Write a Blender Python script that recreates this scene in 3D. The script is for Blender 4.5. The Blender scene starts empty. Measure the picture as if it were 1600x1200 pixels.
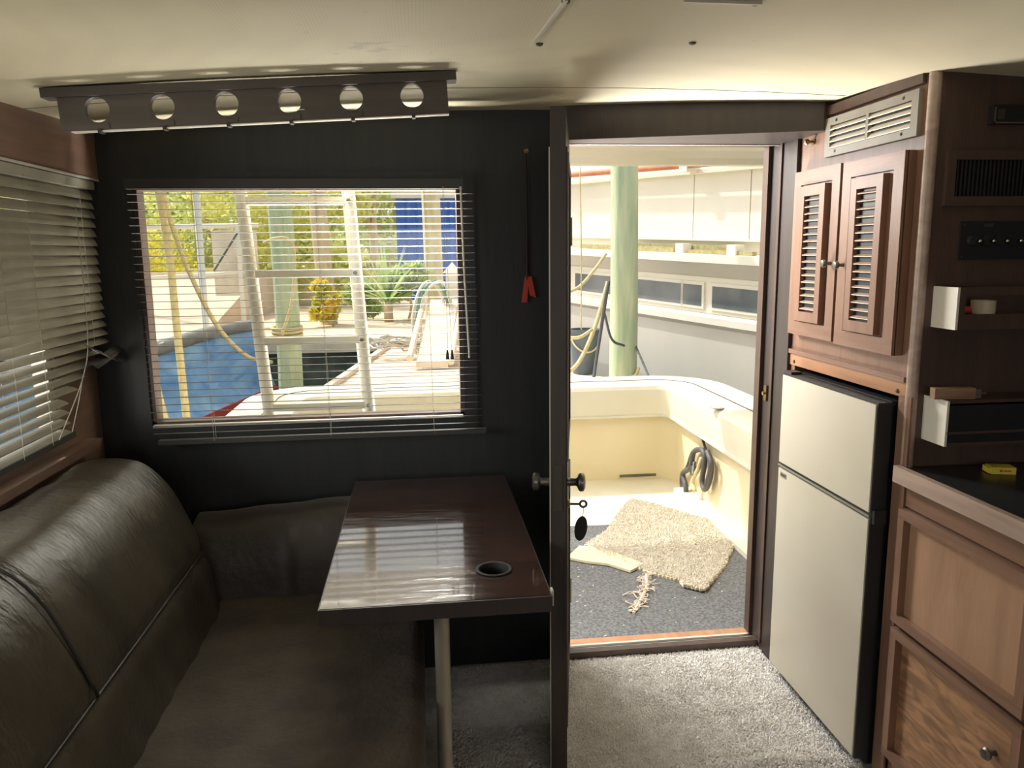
import bpy, bmesh, math, random
import numpy as np
from mathutils import Vector, Matrix
random.seed(7); np.random.seed(7)
sc = bpy.context.scene
COL = sc.collection
PI = math.pi

# ------------------------------------------------------------------ camera
CAM = Vector((0, 0, 1.45))
FPX = 1200.0
_yaw, _pit, _rol = (math.radians(a) for a in (6.67, 9.6, 0.64))
FW = Vector((math.sin(_yaw)*math.cos(_pit), math.cos(_yaw)*math.cos(_pit), -math.sin(_pit)))
_r = Vector((math.cos(_yaw), -math.sin(_yaw), 0)); _d = FW.cross(_r)
RT = _r*math.cos(_rol) + _d*math.sin(_rol)
DN = -_r*math.sin(_rol) + _d*math.cos(_rol)
cd = bpy.data.cameras.new('camera'); cam = bpy.data.objects.new('camera', cd); COL.objects.link(cam)
cd.sensor_fit = 'HORIZONTAL'; cd.sensor_width = 36; cd.lens = 36*FPX/1600; cd.clip_start = .02; cd.clip_end = 300
M = Matrix.Identity(4)
for i in range(3):
    M[i][0] = RT[i]; M[i][1] = -DN[i]; M[i][2] = -FW[i]; M[i][3] = CAM[i]
cam.matrix_world = M
sc.camera = cam

def ray(x, y): return FW + RT*((x-800)/FPX) + DN*((y-600)/FPX)
def aty(x, y, v): d = ray(x, y); return CAM + d*((v-CAM.y)/d.y)
def atx(x, y, v): d = ray(x, y); return CAM + d*((v-CAM.x)/d.x)
def atz(x, y, v): d = ray(x, y); return CAM + d*((v-CAM.z)/d.z)

# ------------------------------------------------------------------ world, sun, fill lamps, exposure
w = bpy.data.worlds.new('sky'); sc.world = w; w.use_nodes = True
nt = w.node_tree; nt.nodes.clear()
wo = nt.nodes.new('ShaderNodeOutputWorld'); bg = nt.nodes.new('ShaderNodeBackground')
sk = nt.nodes.new('ShaderNodeTexSky'); sk.sky_type = 'NISHITA'; sk.sun_disc = False
sk.sun_elevation = math.radians(58); sk.sun_rotation = math.radians(-55); sk.air_density = 1.0; sk.dust_density = 3.0; sk.ozone_density = .6
hs = nt.nodes.new('ShaderNodeHueSaturation'); hs.inputs['Saturation'].default_value = .2
nt.links.new(sk.outputs[0], hs.inputs['Color']); nt.links.new(hs.outputs[0], bg.inputs['Color'])
bg.inputs['Strength'].default_value = SKY_STRENGTH = .30
nt.links.new(bg.outputs[0], wo.inputs['Surface'])

def sun(name, direction, energy, angle, col):
    l = bpy.data.lights.new(name, 'SUN'); l.energy = energy; l.angle = math.radians(angle); l.color = col
    o = bpy.data.objects.new(name, l); COL.objects.link(o)
    o.rotation_euler = (-Vector(direction)).to_track_quat('-Z', 'Y').to_euler(); return o
SUN_DIR = (-.52, .36, .78)
sun('sun', SUN_DIR, 3.9, 1.5, (1, .95, .84))

def area(name, loc, target, sx, sy, energy, col):
    l = bpy.data.lights.new(name, 'AREA'); l.shape = 'RECTANGLE'; l.size = sx; l.size_y = sy; l.energy = energy; l.color = col
    o = bpy.data.objects.new(name, l); COL.objects.link(o); o.location = loc
    o.rotation_euler = (Vector(target)-Vector(loc)).to_track_quat('-Z', 'Y').to_euler(); return o
# added fill lamps: side window, windscreen opening, two hidden behind the aft bulkhead
area('side_window_fill', (-1.5, 1.18, 1.22), (1.2, 1.75, .7), 1.0, .5, 21, (1, .98, .96))  # added fill, boosts what the side window gives
area('windscreen_fill', (.3, -2.0, 1.45), (.2, 1.5, 1.3), 1.8, .6, 9, (1, .96, .9))  # added fill at an unseen windscreen
area('cockpit_low_fill', (-.06, 3.2, .34), (.03, 2.62, 1.83), 1.2, .5, 124, (1, .97, .92)).data.spread = math.radians(96)  # added lamp hidden below the sill, brightens the ceiling
area('cockpit_high_fill', (-.12, 2.98, 1.88), (1.0, 1.60, .42), 1.25, .3, 54, (1, .98, .96)).data.spread = math.radians(130)  # added lamp hidden above the openings, brightens fridge, fronts and carpet

sc.view_settings.view_transform = 'Standard'; sc.view_settings.look = 'None'
sc.view_settings.gamma = 1; sc.view_settings.exposure = 0; sc.view_settings.use_curve_mapping = False
sc.cycles.use_denoising = True; sc.cycles.max_bounces = 10; sc.cycles.diffuse_bounces = 5; sc.cycles.transparent_max_bounces = 16
sc.cycles.sample_clamp_indirect = 6; sc.cycles.caustics_reflective = False; sc.cycles.caustics_refractive = False

# ------------------------------------------------------------------ materials
def lin(c): return tuple(((v/255)/12.92 if v/255 <= .04045 else ((v/255+.055)/1.055)**2.4) for v in c)
MATS = {}
def mat(name, rgb, rough=.6, metal=0, spec=.5, rgb2=None, scale=8, stretch=(1,1,1), detail=4, contrast=(.35,.65), bump=0, bscale=None, bstretch=None, alpha=None, coat=0, distort=0, trans=0):
    m = bpy.data.materials.new(name); m.use_nodes = True; n = m.node_tree.nodes; L = m.node_tree.links
    b = n['Principled BSDF']
    b.inputs['Roughness'].default_value = rough; b.inputs['Metallic'].default_value = metal
    b.inputs['Specular IOR Level'].default_value = spec; b.inputs['Coat Weight'].default_value = coat
    b.inputs['Coat Roughness'].default_value = .05; b.inputs['Coat IOR'].default_value = 1.65
    c1 = (*lin(rgb), 1); b.inputs['Base Color'].default_value = c1
    tc = n.new('ShaderNodeTexCoord')
    if rgb2 is not None:
        mp = n.new('ShaderNodeMapping'); mp.inputs['Scale'].default_value = stretch
        no = n.new('ShaderNodeTexNoise'); no.inputs['Scale'].default_value = scale; no.inputs['Detail'].default_value = detail; no.inputs['Distortion'].default_value = distort
        cr = n.new('ShaderNodeValToRGB'); cr.color_ramp.elements[0].position = contrast[0]; cr.color_ramp.elements[1].position = contrast[1]
        cr.color_ramp.elements[0].color = c1; cr.color_ramp.elements[1].color = (*lin(rgb2), 1)
        L.new(tc.outputs['Object'], mp.inputs['Vector']); L.new(mp.outputs[0], no.inputs['Vector']); L.new(no.outputs[0], cr.inputs[0]); L.new(cr.outputs[0], b.inputs['Base Color'])
    if bump:
        mp2 = n.new('ShaderNodeMapping'); mp2.inputs['Scale'].default_value = bstretch or stretch
        nb = n.new('ShaderNodeTexNoise'); nb.inputs['Scale'].default_value = bscale or scale; nb.inputs['Detail'].default_value = 3
        bp = n.new('ShaderNodeBump'); bp.inputs['Strength'].default_value = bump; bp.inputs['Distance'].default_value = .01
        L.new(tc.outputs['Object'], mp2.inputs['Vector']); L.new(mp2.outputs[0], nb.inputs['Vector']); L.new(nb.outputs[0], bp.inputs['Height']); L.new(bp.outputs[0], b.inputs['Normal'])
    if trans:
        tr = n.new('ShaderNodeBsdfTranslucent'); mxs = n.new('ShaderNodeMixShader'); mxs.inputs[0].default_value = trans
        if b.inputs['Base Color'].links: L.new(b.inputs['Base Color'].links[0].from_socket, tr.inputs[0])
        else: tr.inputs[0].default_value = c1
        L.new(b.outputs[0], mxs.inputs[1]); L.new(tr.outputs[0], mxs.inputs[2]); L.new(mxs.outputs[0], n['Material Output'].inputs['Surface'])
    MATS[name] = m
    return m
def glass(name, tint=(255,255,255), gloss=.04):
    m = bpy.data.materials.new(name); m.use_nodes = True; n = m.node_tree.nodes; L = m.node_tree.links
    n.remove(n['Principled BSDF'])
    t = n.new('ShaderNodeBsdfTransparent'); t.inputs[0].default_value = (*lin(tint), 1)
    g = n.new('ShaderNodeBsdfGlossy'); g.inputs['Roughness'].default_value = .02
    mx = n.new('ShaderNodeMixShader'); mx.inputs[0].default_value = gloss
    L.new(t.outputs[0], mx.inputs[1]); L.new(g.outputs[0], mx.inputs[2]); L.new(mx.outputs[0], n['Material Output'].inputs['Surface'])
    MATS[name] = m; return m

WOOD = dict(rough=.42, scale=3.0, detail=6, contrast=(.3,.72), distort=.6, bump=.06, bscale=20)
mat('bulkhead', (41,42,43), rgb2=(31,34,36), stretch=(9,9,1), **{**WOOD,'rough':.5})
mat('dark_wood', (58,48,44), rgb2=(46,40,38), stretch=(9,9,1), **WOOD)
mat('door_wood', (66,58,52), rgb2=(54,48,45), stretch=(12,12,1), **WOOD)
mat('jamb_wood', (78,58,49), rgb2=(60,47,42), stretch=(12,12,1), **WOOD)
mat('cab_wood', (132,100,81), rgb2=(114,84,67), stretch=(12,12,1), **WOOD)
mat('cab_wood_h', (132,100,81), rgb2=(114,84,67), stretch=(12,1,12), **WOOD)
mat('drawer_wood', (166,130,104), rgb2=(148,114,90), stretch=(6,6,1.2), **WOOD)
mat('burl_wood', (170,128,94), rgb2=(124,92,68), rough=.4, scale=3.2, stretch=(2,2.2,9), detail=5, contrast=(.38,.62), distort=1.6)
mat('orange_wood', (170,124,90), rgb2=(150,108,78), stretch=(12,1,12), **WOOD)
mat('edge_wood', (176,154,140), rgb2=(150,128,116), stretch=(12,1,12), **{**WOOD,'rough':.35})
mat('galley_wood', (88,68,60), rgb2=(72,58,52), stretch=(9,9,1), **WOOD)
mat('soffit_wood', (138,110,97), rgb2=(116,91,80), stretch=(10,1,10), **WOOD)
mat('table_wood', (72,50,43), rgb2=(56,40,36), rough=.16, scale=3, stretch=(2,9,9), detail=5, distort=.6, bump=.22, bscale=11, bstretch=(.8,4,1), coat=1)
mat('rack_wood', (76,68,62), rgb2=(66,59,54), rough=.5, scale=5, stretch=(1,9,9))
mat('leather', (84,77,64), rgb2=(67,61,52), rough=.36, scale=5, bump=.25, bscale=38, bstretch=(1,2.5,1))
mat('leather_dark', (74,66,58), rgb2=(60,54,49), rough=.45, scale=5, bump=.2, bscale=30)
mat('seat_fabric', (96,87,79), rgb2=(76,70,65), rough=.8, scale=9, bump=.4, bscale=60)
mat('piping', (46,42,36), rough=.5)
mat('black_plastic', (34,35,37), rough=.45)
mat('black_rubber', (30,31,33), rough=.7)
mat('fridge_panel', (200,194,178), rgb2=(194,187,170), rough=.38, metal=.15, scale=3, detail=3, bump=.02, bscale=4)
mat('fridge_trim', (150,146,134), rough=.35, metal=.6)
mat('chrome', (200,196,186), rough=.2, metal=1)
mat('pole_metal', (186,180,166), rough=.35, metal=.55)
mat('brass', (150,132,96), rough=.3, metal=1)
mat('pewter', (120,118,112), rough=.35, metal=1)
mat('alu', (206,200,188), rough=.45, metal=.25)
mat('alu_white', (226,220,206), rough=.5)
mat('vent_frame', (140,135,126), rough=.5, rgb2=(128,122,113), scale=12)
mat('vent_slat', (236,228,212), rough=.5)
mat('louver', (176,154,134), rough=.5)
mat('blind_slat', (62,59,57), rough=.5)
mat('blind_slat_side', (168,164,150), rough=.5, rgb2=(150,146,132), scale=6)
mat('blind_rail', (58,57,56), rough=.5)
mat('blind_cord', (190,184,170), rough=.8)
mat('white_plastic', (222,216,202), rough=.5)
mat('counter', (42,42,44), rough=.3, rgb2=(36,38,40), scale=30)
mat('carpet', (236,234,230), rough=.95, rgb2=(210,207,202), scale=30, bump=.6, bscale=60)
mat('carpet_tuft', (238,236,232), rough=.95, rgb2=(220,216,211), scale=18, detail=5)
mat('red_plastic', (176,62,48), rough=.5)
mat('red_bright', (196,60,52), rough=.5)
mat('tape', (206,196,174), rough=.7)
mat('match_yellow', (196,176,60), rough=.6)
mat('match_red', (150,50,40), rough=.6)
mat('stick_wood', (150,118,90), rgb2=(120,92,70), rough=.7, scale=6, stretch=(1,9,9))
mat('screw', (96,90,80), rough=.4, metal=.8)
mat('strap', (70,52,46), rough=.8)
glass('window_glass', (250,250,246), .03)
# outdoors
mat('gelcoat', (230,225,208), rough=.35, rgb2=(224,217,196), scale=2)
mat('gelcoat_white', (230,226,212), rough=.4, rgb2=(222,217,201), scale=1.5)
mat('liner', (236,224,190), rough=.5, rgb2=(230,216,180), scale=1.5)
mat('sole', (230,225,206), rough=.6, rgb2=(220,213,190), scale=3)
mat('deck_carpet', (116,117,118), rough=.95, rgb2=(78,80,84), scale=90, bump=.5, bscale=140)
mat('remnant', (226,219,206), rough=.95, rgb2=(204,196,182), scale=40)
mat('remnant_back', (232,220,186), rough=.9)
mat('fibre', (222,206,188), rough=.9)
mat('hull_white', (236,231,214), rough=.45, rgb2=(228,223,206), scale=.9)
mat('hull_grey', (226,222,210), rough=.4, rgb2=(216,213,203), scale=1.2, stretch=(1,1,.3))
mat('orange_pipe', (206,132,92), rough=.5, rgb2=(190,112,72), scale=4)
mat('boat_window', (92,100,104), rough=.1, rgb2=(120,126,128), scale=2)
mat('weathered_wood', (176,166,120), rough=.8, rgb2=(150,140,96), scale=5, stretch=(1,6,6))
mat('piling', (200,206,170), rough=.9, rgb2=(160,180,148), scale=7, stretch=(3,3,.35), detail=6, contrast=(.3,.7), bump=.5, bscale=9)
mat('rope', (224,208,160), rough=.9, rgb2=(206,188,140), scale=40)
mat('rope_dark', (84,86,88), rough=.9)
mat('dock_wood', (236,220,202), rough=.85, rgb2=(222,204,184), scale=3, stretch=(.5,6,1))
mat('concrete', (226,216,196), rough=.9, rgb2=(206,196,176), scale=4)
mat('sand', (218,200,180), rough=.95, rgb2=(202,182,160), scale=1.2, detail=8)
mat('lawn', (186,186,104), rough=.95, rgb2=(206,180,110), scale=.6, detail=6)
mat('water', (50,58,60), rough=.08, bump=.25, bscale=4)
mat('seawall', (110,122,112), rough=.9, rgb2=(80,92,88), scale=5)
mat('tarp_blue', (150,196,236), rough=.55, rgb2=(84,140,204), scale=1.3, stretch=(1,1,3), detail=4, distort=1.2, bump=.8, bscale=3)  # pale and deep blue streaks paint in the shading of folds
mat('tarp_grey', (150,148,142), rough=.8, rgb2=(126,126,122), scale=6)
mat('hull_dark', (70,78,84), rough=.4)
mat('stripe_red', (196,66,60), rough=.5)
mat('blue_siding', (66,116,208), rough=.6, rgb2=(56,104,196), scale=2)
mat('pale_post', (214,204,166), rough=.8, rgb2=(196,180,146), scale=4, stretch=(4,4,.5))
mat('leaf_yellow', (242,240,176), rough=.7, rgb2=(222,224,148), scale=1.4, trans=.5)
mat('leaf_green', (204,218,150), rough=.7, rgb2=(170,192,124), scale=1.6, trans=.5)
mat('leaf_olive', (228,230,170), rough=.7, rgb2=(202,208,150), scale=1.6, trans=.5)
mat('croton', (244,220,80), rough=.6, rgb2=(190,196,90), scale=4, trans=.5)
mat('frond', (160,190,120), rough=.6, rgb2=(190,208,140), scale=4, trans=.5)
mat('bark', (206,190,156), rough=.9, rgb2=(180,164,132), scale=5, stretch=(3,3,.5))
mat('bucket', (96,108,116), rough=.6, rgb2=(76,86,94), scale=4)
mat('hose_grey', (84,82,84), rough=.5)
mat('hose_green', (120,160,130), rough=.5)

# ------------------------------------------------------------------ mesh helpers
WL = {}
def obj(name, bm, material, parent=None, smooth=False, bevel=0, label=None, kind=None, sharp=None):
    if bevel:
        bmesh.ops.bevel(bm, geom=[e for e in bm.edges if len(e.link_faces) == 2 and e.calc_face_angle(0) > .5], offset=bevel, segments=2, profile=.7, affect='EDGES', clamp_overlap=True)
    bmesh.ops.recalc_face_normals(bm, faces=bm.faces[:])
    if parent is not None:
        off = WL[parent]
    else:
        co = np.array([v.co for v in bm.verts]); off = Vector(((co[:,0].min()+co[:,0].max())/2, (co[:,1].min()+co[:,1].max())/2, co[:,2].min()))
    bmesh.ops.translate(bm, verts=bm.verts[:], vec=-off)
    me = bpy.data.meshes.new(name); bm.to_mesh(me); bm.free()
    if smooth:
        me.polygons.foreach_set('use_smooth', [True]*len(me.polygons))
        if sharp: me.set_sharp_from_angle(angle=math.radians(sharp))
    me.materials.append(MATS[material])
    o = bpy.data.objects.new(name, me); COL.objects.link(o)
    if parent is not None: o.parent = parent
    else: o.location = off
    WL[o] = off
    if label: o['label'] = label
    if kind: o['kind'] = kind
    return o
def thing(name, label, cat, loc, group=None, kind=None):
    o = bpy.data.objects.new(name, None); o.empty_display_size = .05; COL.objects.link(o); o.location = loc
    if label: o['label'] = label
    if cat: o['category'] = cat
    if group: o['group'] = group
    if kind: o['kind'] = kind
    WL[o] = Vector(loc); return o
def tag(o, label, cat, group=None, kind=None):
    o['label'] = label; o['category'] = cat
    if group: o['group'] = group
    if kind: o['kind'] = kind
    return o
def struct(o, label=None):
    o['kind'] = 'structure'
    if label: o['label'] = label
    return o
def NB(): return bmesh.new()
def box(bm, x0, x1, y0, y1, z0, z1, rot=None, org=None):
    vs = []
    for z in (z0, z1):
        for (x, y) in ((x0,y0),(x1,y0),(x1,y1),(x0,y1)):
            p = Vector((x,y,z))
            if rot is not None: p = rot @ p
            if org is not None: p = p + Vector(org)
            vs.append(bm.verts.new(p))
    for f in ((0,3,2,1),(4,5,6,7),(0,1,5,4),(1,2,6,5),(2,3,7,6),(3,0,4,7)): bm.faces.new([vs[i] for i in f])
    return bm
def B(*a, **k): return box(NB(), *a, **k)
def prism(bm, pts, vec):
    vec = Vector(vec); a = [bm.verts.new(Vector(p)) for p in pts]; b = [bm.verts.new(Vector(p)+vec) for p in pts]
    bm.faces.new(a[::-1]); bm.faces.new(b); n = len(a)
    for i in range(n): bm.faces.new((a[i], a[(i+1)%n], b[(i+1)%n], b[i]))
    return bm
def smoothpath(pts, n=8):
    P = [Vector(p) for p in pts]
    if len(P) < 3: return P
    Q = [2*P[0]-P[1]] + P + [2*P[-1]-P[-2]]; out = []
    for i in range(1, len(Q)-2):
        p0,p1,p2,p3 = Q[i-1:i+3]
        for k in range(n):
            t = k/n; out.append(.5*((2*p1)+(p2-p0)*t+(2*p0-5*p1+4*p2-p3)*t*t+(3*p1-p0-3*p2+p3)*t**3))
    out.append(P[-1]); return out
def tube(bm, pts, r, n=8, rs=None, flat=1.0):
    P = [Vector(p) for p in pts]; rings = []; up = None
    for i, p in enumerate(P):
        t = (P[min(i+1,len(P)-1)]-P[max(i-1,0)]).normalized()
        if up is None:
            up = t.orthogonal().normalized()
        up = (up - t*up.dot(t)).normalized(); s = t.cross(up)
        rr = rs[i] if rs else r
        rings.append([bm.verts.new(p + up*(rr*math.cos(2*PI*k/n)) + s*(rr*flat*math.sin(2*PI*k/n))) for k in range(n)])
    for a, b in zip(rings, rings[1:]):
        for k in range(n): bm.faces.new((a[k], a[(k+1)%n], b[(k+1)%n], b[k]))
    bm.faces.new(rings[0][::-1]); bm.faces.new(rings[-1]); return bm
def lathe(bm, prof, org, axis=(0,0,1), n=20):
    """prof: list of (r, h) along axis"""
    ax = Vector(axis).normalized(); u = ax.orthogonal().normalized(); v = ax.cross(u); org = Vector(org); rings = []
    for r, h in prof:
        if r < 1e-6: rings.append([bm.verts.new(org+ax*h)])
        else: rings.append([bm.verts.new(org+ax*h+u*(r*math.cos(2*PI*k/n))+v*(r*math.sin(2*PI*k/n))) for k in range(n)])
    for a, b in zip(rings, rings[1:]):
        for k in range(n):
            if len(a) == 1 and len(b) == 1: continue
            if len(a) == 1: bm.faces.new((a[0], b[(k+1)%n], b[k]))
            elif len(b) == 1: bm.faces.new((a[k], a[(k+1)%n], b[0]))
            else: bm.faces.new((a[k], a[(k+1)%n], b[(k+1)%n], b[k]))
    if len(rings[0]) > 1: bm.faces.new(rings[0][::-1])
    if len(rings[-1]) > 1: bm.faces.new(rings[-1])
    return bm
def grid(bm, fn, nu, nv):
    """surface fn(i/nu, j/nv) -> Vector"""
    V = [[bm.verts.new(fn(i/nu, j/nv)) for j in range(nv+1)] for i in range(nu+1)]
    for i in range(nu):
        for j in range(nv): bm.faces.new((V[i][j], V[i+1][j], V[i+1][j+1], V[i][j+1]))
    return V
def raw(name, verts, faces, material, parent=None, smooth=False, kind=None):
    me = bpy.data.meshes.new(name)
    verts = np.asarray(verts, float)
    off = np.array(WL[parent]) if parent is not None else np.array([(verts[:,0].min()+verts[:,0].max())/2, (verts[:,1].min()+verts[:,1].max())/2, verts[:,2].min()])
    me.from_pydata((verts-off).tolist(), [], faces if isinstance(faces, list) else faces.tolist()); me.update()
    me.materials.append(MATS[material])
    o = bpy.data.objects.new(name, me); COL.objects.link(o)
    if parent is not None: o.parent = parent
    else: o.location = off
    WL[o] = Vector(off)
    if kind: o['kind'] = kind
    return o
def copies(src, offsets):
    out = []
    for d in offsets:
        c = src.copy(); COL.objects.link(c); c.location = Vector(src.location)+Vector(d); WL[c] = WL[src]; out.append(c)
    return out
def tufts(name, n, pick, h, wdt, material, parent, kind='stuff', lean=.6, seed=1):
    rng = np.random.default_rng(seed); V = []; Fc = []
    base = pick(rng, n); n = len(base)
    ang = rng.uniform(0, 2*PI, n); la = rng.uniform(0, 2*PI, n); ll = rng.uniform(.1, lean, n)*h; hh = h*rng.uniform(.6, 1.15, n)
    d = np.stack([np.cos(ang), np.sin(ang), 0*ang], 1)*wdt/2; q = np.stack([-np.sin(ang), np.cos(ang), 0*ang], 1)*wdt/2
    le = np.stack([np.cos(la)*ll, np.sin(la)*ll, hh], 1)
    verts = np.concatenate([base-d-q*.6, base+d-q*.6, base+q, base+le*.65-d*.8, base+le*.65+d*.8, base+le*.65+q, base+le], 0)
    i = np.arange(n); g = lambda k: i+k*n
    tri = [np.stack([g(0),g(1),g(4),g(3)],1), np.stack([g(1),g(2),g(5),g(4)],1), np.stack([g(2),g(0),g(3),g(5)],1)]
    tt = [np.stack([g(3),g(4),g(6)],1), np.stack([g(4),g(5),g(6)],1), np.stack([g(5),g(3),g(6)],1)]
    faces = [f.tolist() for a in tri+tt for f in a]
    return raw(name, verts, faces, material, parent, kind=kind)
def inpoly(x, y, poly):
    r = np.zeros(len(x), bool); n = len(poly)
    for i in range(n):
        x1, y1 = poly[i]; x2, y2 = poly[(i+1)%n]
        c = ((y1 > y) != (y2 > y)) & (x < (x2-x1)*(y-y1)/((y2-y1) or 1e-9)+x1); r ^= c
    return r

# ================================================================== ROOM SHELL
YB = 2.55                                    # aft bulkhead, room side
def zc(x, y): return 1.885 + .04*max(y-2, -.5) - .03*(x-.55)**2
XL, XR = -1.03, 1.95

bm = NB()
V = grid(bm, lambda u, v: Vector((-1.3+3.4*u, -1.8+4.45*v, zc(-1.3+3.4*u, -1.8+4.45*v))), 24, 16)
ret = bmesh.ops.extrude_face_region(bm, geom=bm.faces[:])
bmesh.ops.translate(bm, verts=[g for g in ret['geom'] if isinstance(g, bmesh.types.BMVert)], vec=(0,0,.04))
# ceiling vinyl: cream, fine perforation, one grey stain
m = mat('ceiling_vinyl', (206,196,168), rough=.6, rgb2=(200,189,160), scale=2.5)
n = m.node_tree.nodes; L = m.node_tree.links; bsdf = n['Principled BSDF']; src = bsdf.inputs['Base Color'].links[0].from_socket
tc = n.new('ShaderNodeNewGeometry'); vo = n.new('ShaderNodeTexVoronoi'); vo.inputs['Scale'].default_value = 160; vo.inputs['Randomness'].default_value = 0
L.new(tc.outputs['Position'], vo.inputs['Vector'])
r1 = n.new('ShaderNodeMapRange'); r1.inputs[1].default_value = .2; r1.inputs[2].default_value = .36; r1.inputs[3].default_value = .88; r1.inputs[4].default_value = 1; L.new(vo.outputs['Distance'], r1.inputs[0])
mx = n.new('ShaderNodeMix'); mx.data_type = 'RGBA'; mx.blend_type = 'MULTIPLY'; mx.inputs[0].default_value = 1
L.new(src, mx.inputs[6]); L.new(r1.outputs[0], mx.inputs[7])
sep = n.new('ShaderNodeVectorMath'); sep.operation = 'DISTANCE'; sep.inputs[1].default_value = (-.09, 1.64, 1.87); L.new(tc.outputs['Position'], sep.inputs[0])
ns = n.new('ShaderNodeTexNoise'); ns.inputs['Scale'].default_value = 34; ns.inputs['Detail'].default_value = 6; L.new(tc.outputs['Position'], ns.inputs['Vector'])
a1 = n.new('ShaderNodeMapRange'); a1.inputs[1].default_value = .02; a1.inputs[2].default_value = .10; a1.inputs[3].default_value = .30; a1.inputs[4].default_value = 0; L.new(sep.outputs['Value'], a1.inputs[0])
a2 = n.new('ShaderNodeMath'); a2.operation = 'ADD'; L.new(ns.outputs[0], a2.inputs[0]); L.new(a1.outputs[0], a2.inputs[1])
a3 = n.new('ShaderNodeMapRange'); a3.inputs[1].default_value = .70; a3.inputs[2].default_value = .84; a3.inputs[3].default_value = 0; a3.inputs[4].default_value = .35; L.new(a2.outputs[0], a3.inputs[0])
m2 = n.new('ShaderNodeMix'); m2.data_type = 'RGBA'; m2.inputs[7].default_value = (*lin((120,110,96)),1); L.new(a3.outputs[0], m2.inputs[0]); L.new(mx.outputs[2], m2.inputs[6]); L.new(m2.outputs[2], bsdf.inputs['Base Color'])
ceil = struct(obj('ceiling', bm, 'ceiling_vinyl', smooth=True, sharp=40), 'cream perforated vinyl headliner')
def on_ceil(px, py):
    z = 1.9
    for _ in range(6): p = atz(px, py, z); z = zc(p.x, p.y)
    return atz(px, py, z)
def ceil_strip(name, a, b, wdt, th, mt):
    a = Vector(a); b = Vector(b); s = (b-a).normalized().cross(Vector((0,0,1)))*wdt/2; bm = NB()
    prism(bm, [a-s, a+s, b+s, b-s], (0,0,-th)); return obj(name, bm, mt, ceil)
p = on_ceil(830, 68); q = on_ceil(885, -4); ceil_strip('panel_edge_strip', p, q, .006, .006, 'alu')
ceil_strip('panel_edge_strip', on_ceil(1068, -1), on_ceil(1190, 3), .006, .005, 'alu')
for px, py in ((843,68),(884,1),(1181,4),(1082,66)):
    c = on_ceil(px, py); bm = NB(); lathe(bm, [(.0075,0),(.007,-.003),(.004,-.005),(0,-.005)], c, (0,0,1), 12); obj('screw', bm, 'screw', ceil)
for k, y0 in enumerate((2.13, 1.25)):
    bm = NB()
    for i in range(20):
        xa = -1.0+i*.11; xb = xa+.11
        prism(bm, [(xa,y0,zc(xa,y0)+.001),(xb,y0,zc(xb,y0)+.001),(xb,y0+.0025,zc(xb,y0)+.001),(xa,y0+.0025,zc(xa,y0)+.001)], (0,0,-.0022))
    obj('seam', bm, 'vent_frame', ceil)

# floor: carpeted cabin sole
fl = struct(obj('floor', B(-1.1, 2.0, -1.8, 2.6, -.08, 0), 'carpet'), 'beige shag carpet on the cabin floor')
def pick_floor(rng, n):
    x = rng.uniform(.02, 1.2, n); y = 2.535 - 1.0*rng.uniform(0, 1, n)**1.0
    k = (y < 2.53)
    # low rumple in the carpet near the camera
    z = np.zeros(n) + .016*np.exp(-((y-1.86-.02*np.sin(9*x)-.05*(x-.8))/.035)**2)
    return np.stack([x, y, z], 1)[k]
tufts('carpet_pile', 45000, pick_floor, .009, .008, 'carpet_tuft', fl, seed=3)

# aft bulkhead with window and door openings
WX0, WX1, WZ0, WZ1 = -.872, .135, .915, 1.668
DX0, DX1, DZ1 = .475, 1.205, 1.815
bm = NB()
def wbox(x0, x1, z0, z1, y0=YB, y1=YB+.06):
    k = max(1, int((x1-x0)/.12))
    for i in range(k):
        a = x0+(x1-x0)*i/k; b = x0+(x1-x0)*(i+1)/k
        za = zc(a, YB)+.012 if z1 is None else z1; zb = zc(b, YB)+.012 if z1 is None else z1
        prism(bm, [(a,y0,z0),(b,y0,z0),(b,y0,zb),(a,y0,za)], (0,y1-y0,0))
wbox(-1.09, WX0, -.05, None); wbox(WX0, WX1, -.05, WZ0); wbox(WX0, WX1, WZ1, None); wbox(WX1, DX0, -.05, None); wbox(DX0, DX1, DZ1, None); wbox(DX1, 2.0, -.05, None)
bmesh.ops.remove_doubles(bm, verts=bm.verts[:], dist=.0005)
struct(obj('wall_aft', bm, 'bulkhead'), 'dark wood aft bulkhead')

# left wall with a long side window, soffit panel above
SWY0, SWY1, SWZ0, SWZ1 = -.3, 2.28, .95, 1.64
bm = NB()
for a in ((-1.75,SWY0,-.05,1.85),(SWY0,SWY1,-.05,SWZ0),(SWY0,SWY1,SWZ1,1.85),(SWY1,2.61,-.05,1.85)):
    box(bm, XL-.06, XL, *a)
struct(obj('wall_left', bm, 'soffit_wood'), 'brown wood side wall behind the settee')
so = struct(obj('trim_1', B(XL-.02, -.968, -1.7, YB, 1.688, 1.84), 'soffit_wood'), 'brown wood soffit panel above the side blind')
obj('metal_edge', B(-.972, -.9655, -1.7, YB, 1.682, 1.688), 'alu', so)
wf = struct(thing('window_2', None, None, (XL, 1, SWZ0), kind='structure'), 'side window behind the tangled blind')
bm = NB()
for a in ((SWY0,SWY1,SWZ0,SWZ0+.025),(SWY0,SWY1,SWZ1-.025,SWZ1),(SWY1-.025,SWY1,SWZ0,SWZ1),(SWY0,SWY0+.025,SWZ0,SWZ1),(.98,1.0,SWZ0,SWZ1)): box(bm, XL-.05, XL-.01, *a)
obj('window_frame', bm, 'alu', wf); obj('pane', B(XL-.034, XL-.030, SWY0, SWY1, SWZ0, SWZ1), 'window_glass', wf)
sl = struct(obj('trim_2', B(XL, XL+.045, -.4, 2.42, .885, .91), 'soffit_wood', bevel=.004), 'narrow wood ledge below the side window')

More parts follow.
